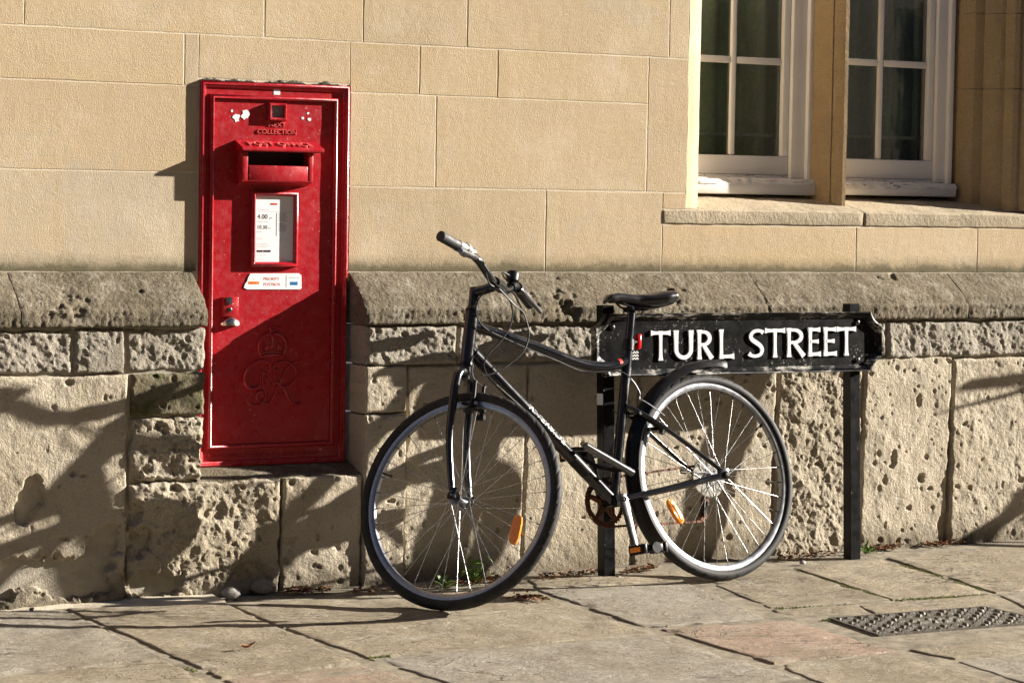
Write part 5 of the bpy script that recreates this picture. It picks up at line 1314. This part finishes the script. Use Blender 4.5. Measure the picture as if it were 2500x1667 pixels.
# soil and grit packed against the foot of the wall
V = []; n = 420
for i in range(n):
    x = -2.2+5.2*i/(n-1)
    wdt = .035+.035*float(fbm(np.array([x*5, 1.0, 2.0]), 4, 3))
    for j in range(6):
        k = j/5; y = -.055-wdt*(1-k)-.03*(1-k); V.append((x, y, gz(x, y)-.004+.016*k*k+.006*float(fbm(np.array([x*40, y*40, 3.0]), 3, 9))))
mesh('soil', V, [tuple(f) for f in grid_faces(n, 6)], M['soil'], pave, True, 60)
def single_leaf(px, py, L, label, ang):
    x, y = gp(px, py); m = MB(); leaf_geo(m, (x, y, gz(x, y)+.004), ang, L, L*.16, .8, .9, .006); tag(m.build('dead_leaf', M['leaf'], None, True, 180), label, 'leaf')
single_leaf(606, 1586, .055, 'curled brown leaf lying alone on a paving slab', .3)
def pebble(px, py, r, label, seed, mat='pebble'):
    x, y = gp(px, py); bm = bmesh.new(); bmesh.ops.create_icosphere(bm, subdivisions=3, radius=r); P = np.array([v.co[:] for v in bm.verts])
    k = 1+.35*fbm(P/r*1.1+seed, 3, seed); P = P*k[:, None]*np.array([1.15, .9, .72]); fc = [tuple(v.index for v in f.verts) for f in bm.faces]; bm.free()
    P += np.array([x, y, gz(x, y)-P[:, 2].min()-r*.06]); tag(mesh('pebble', P, fc, M[mat], None, True, 40), label, 'stone')
pebble(562, 1462, .026, 'dark grey lump of stone on the paving below the post box', 3); pebble(640, 1449, .030, 'broken pale stone wedged at the wall foot below the post box', 8, 'rock' if 'rock' in M else 'pebble')
pebble(1960, 1377, .010, 'small pale pebble near the rear bicycle wheel', 5); pebble(77, 1490, .007, 'tiny tan pebble beside the left paving slab', 6)
pebble(1510, 1411, .007, 'tiny pebble at the foot of the left sign post', 7)
def weed(px, py, n, h, size, label, seed, spread):
    g2 = random.Random(seed); x, y = gp(px, py); y = min(y, -.07); o = empty('weed', (x, y, gz(x, y)), label, 'plant'); lf_ = MB(); stm = MB()
    for k in range(n):
        a = g2.random()*6.28; r = g2.random()*spread; hh = h*g2.uniform(.3, 1); tp = (x+r*math.cos(a), y+r*.6*math.sin(a)-.01, gz(x, y)+hh); stm.tube([(x, y, gz(x, y)-.004), ((x+tp[0])/2, (y+tp[1])/2, gz(x, y)+hh*.6), tp], [.0014, .0012, .0008], 5)
        L = size*g2.uniform(.5, 1.1); leaf_geo(lf_, tp, g2.random()*6.28, L, L*.36, g2.uniform(-.7, .2), g2.uniform(.05, .4), g2.uniform(-.02, .03))
    lf_.build('leaves', M['green'], o, True, 180); stm.build('stems', M['green'], o)
weed(1155, 1424, 16, .075, .045, 'broad leaved green weed at the wall seen through the front wheel', 1, .07)
weed(1085, 1432, 14, .030, .020, 'low bright green weed on the ground behind the front wheel', 2, .05)
weed(2113, 1350, 26, .028, .016, 'small clump of pale green weed beside the right sign post', 3, .035)
weed(1075, 1395, 5, .06, .02, 'thin weed growing against the wall left of the broad leaved weed', 6, .05)
m = MB()
for (a, b, cnt) in [((1935, 1390), (2170, 1460), 160), ((2200, 1378), (2400, 1440), 260), ((2180, 1463), (2410, 1449), 220), ((1890, 1483), (2090, 1475), 120), ((2010, 1512), (2150, 1500), 120), ((900, 1604), (960, 1597), 60), ((1310, 1450), (1345, 1462), 50), ((455, 1626), (475, 1636), 25), ((1620, 1432), (1740, 1462), 50), ((1300, 1408), (1480, 1396), 40)]:
    for k in range(cnt):
        t = rg.random(); px, py = a[0]+(b[0]-a[0])*t+rg.gauss(0, 3.0), a[1]+(b[1]-a[1])*t+rg.gauss(0, 1.3); x, y = gp(px, py); r = rg.uniform(.003, .007); z0 = gz(x, y)-.006
        m.add([(x-r, y, z0), (x+r*.3, y-r, z0), (x+r, y+r*.4, z0), (x-r*.2, y+r, z0), (x, y, z0+r*1.3)], [(0, 1, 4), (1, 2, 4), (2, 3, 4), (3, 0, 4)])
tag(m.build('moss', M['moss'], None, True, 180), 'green moss growing in the paving joints', 'moss', kind='stuff')

# ================================================================== A SECOND BICYCLE beyond the right edge of the picture: its shadow falls into view
def copy_tree(o, parent=None):
    c = o.copy(); link(c, parent)
    for ch in o.children: copy_tree(ch, c)
    return c
bike2 = copy_tree(bike); bike2.matrix_world = Matrix.Translation((4.1, -.02, .014)) @ bike.matrix_world
bike2['label'] = 'second black bicycle parked further along the wall, past the right sign post'
for b_ in (bike, bike2): b_['group'] = 'bicycles parked along the wall'

# ================================================================== UPPER STOREYS of the wall, above the picture
m = MB(); m.box(XL-6, jx-.003, .004, .5, zTOP+.002, 9.0); m.box(wEnd+.012, XR+6, .004, .5, zTOP+.002, 9.0); m.box(jx-.003, wEnd+.012, .004, .5, zTOP+1.2, 9.0)
m.box(XL-6, XL-.002, .004, .5, -.05, zTOP); m.box(XR+.002, XR+6, .004, .5, -.05, zTOP); m.build('upper_wall', M['ashlar'], wall, False)

# ================================================================== ACROSS THE STREET (behind the camera; seen only in the window panes)
opp = empty('college_building', (8, -8.7, -.16), 'plain stone building facing the wall from across the street', 'building')
m = MB(); yb_ = -8.7; Wn = [(x, z) for x in np.arange(-30, 48, 2.6) for z in (1.1, 4.6)]
def facade():
    xs = sorted(set([-45, 60]+[x for x, _ in Wn]+[x+1.2 for x, _ in Wn])); zs = [-.16, 1.1, 2.9, 4.6, 6.2, 8.0]
    for i in range(len(xs)-1):
        for j in range(len(zs)-1):
            hole = any(abs(xs[i]-x) < .01 for x, _ in Wn) and j in (1, 3)
            m.box(xs[i], xs[i+1], yb_-.5, yb_-(.30 if hole else 0), zs[j], zs[j+1])
facade(); m.build('wall', M['ashlar'], opp, False)
for x, z in Wn: MB().box(x+.05, x+1.15, yb_-.29, yb_-.27, z+.05, (2.85 if z < 2 else 6.15)).build('window', M['dark'], opp, False)
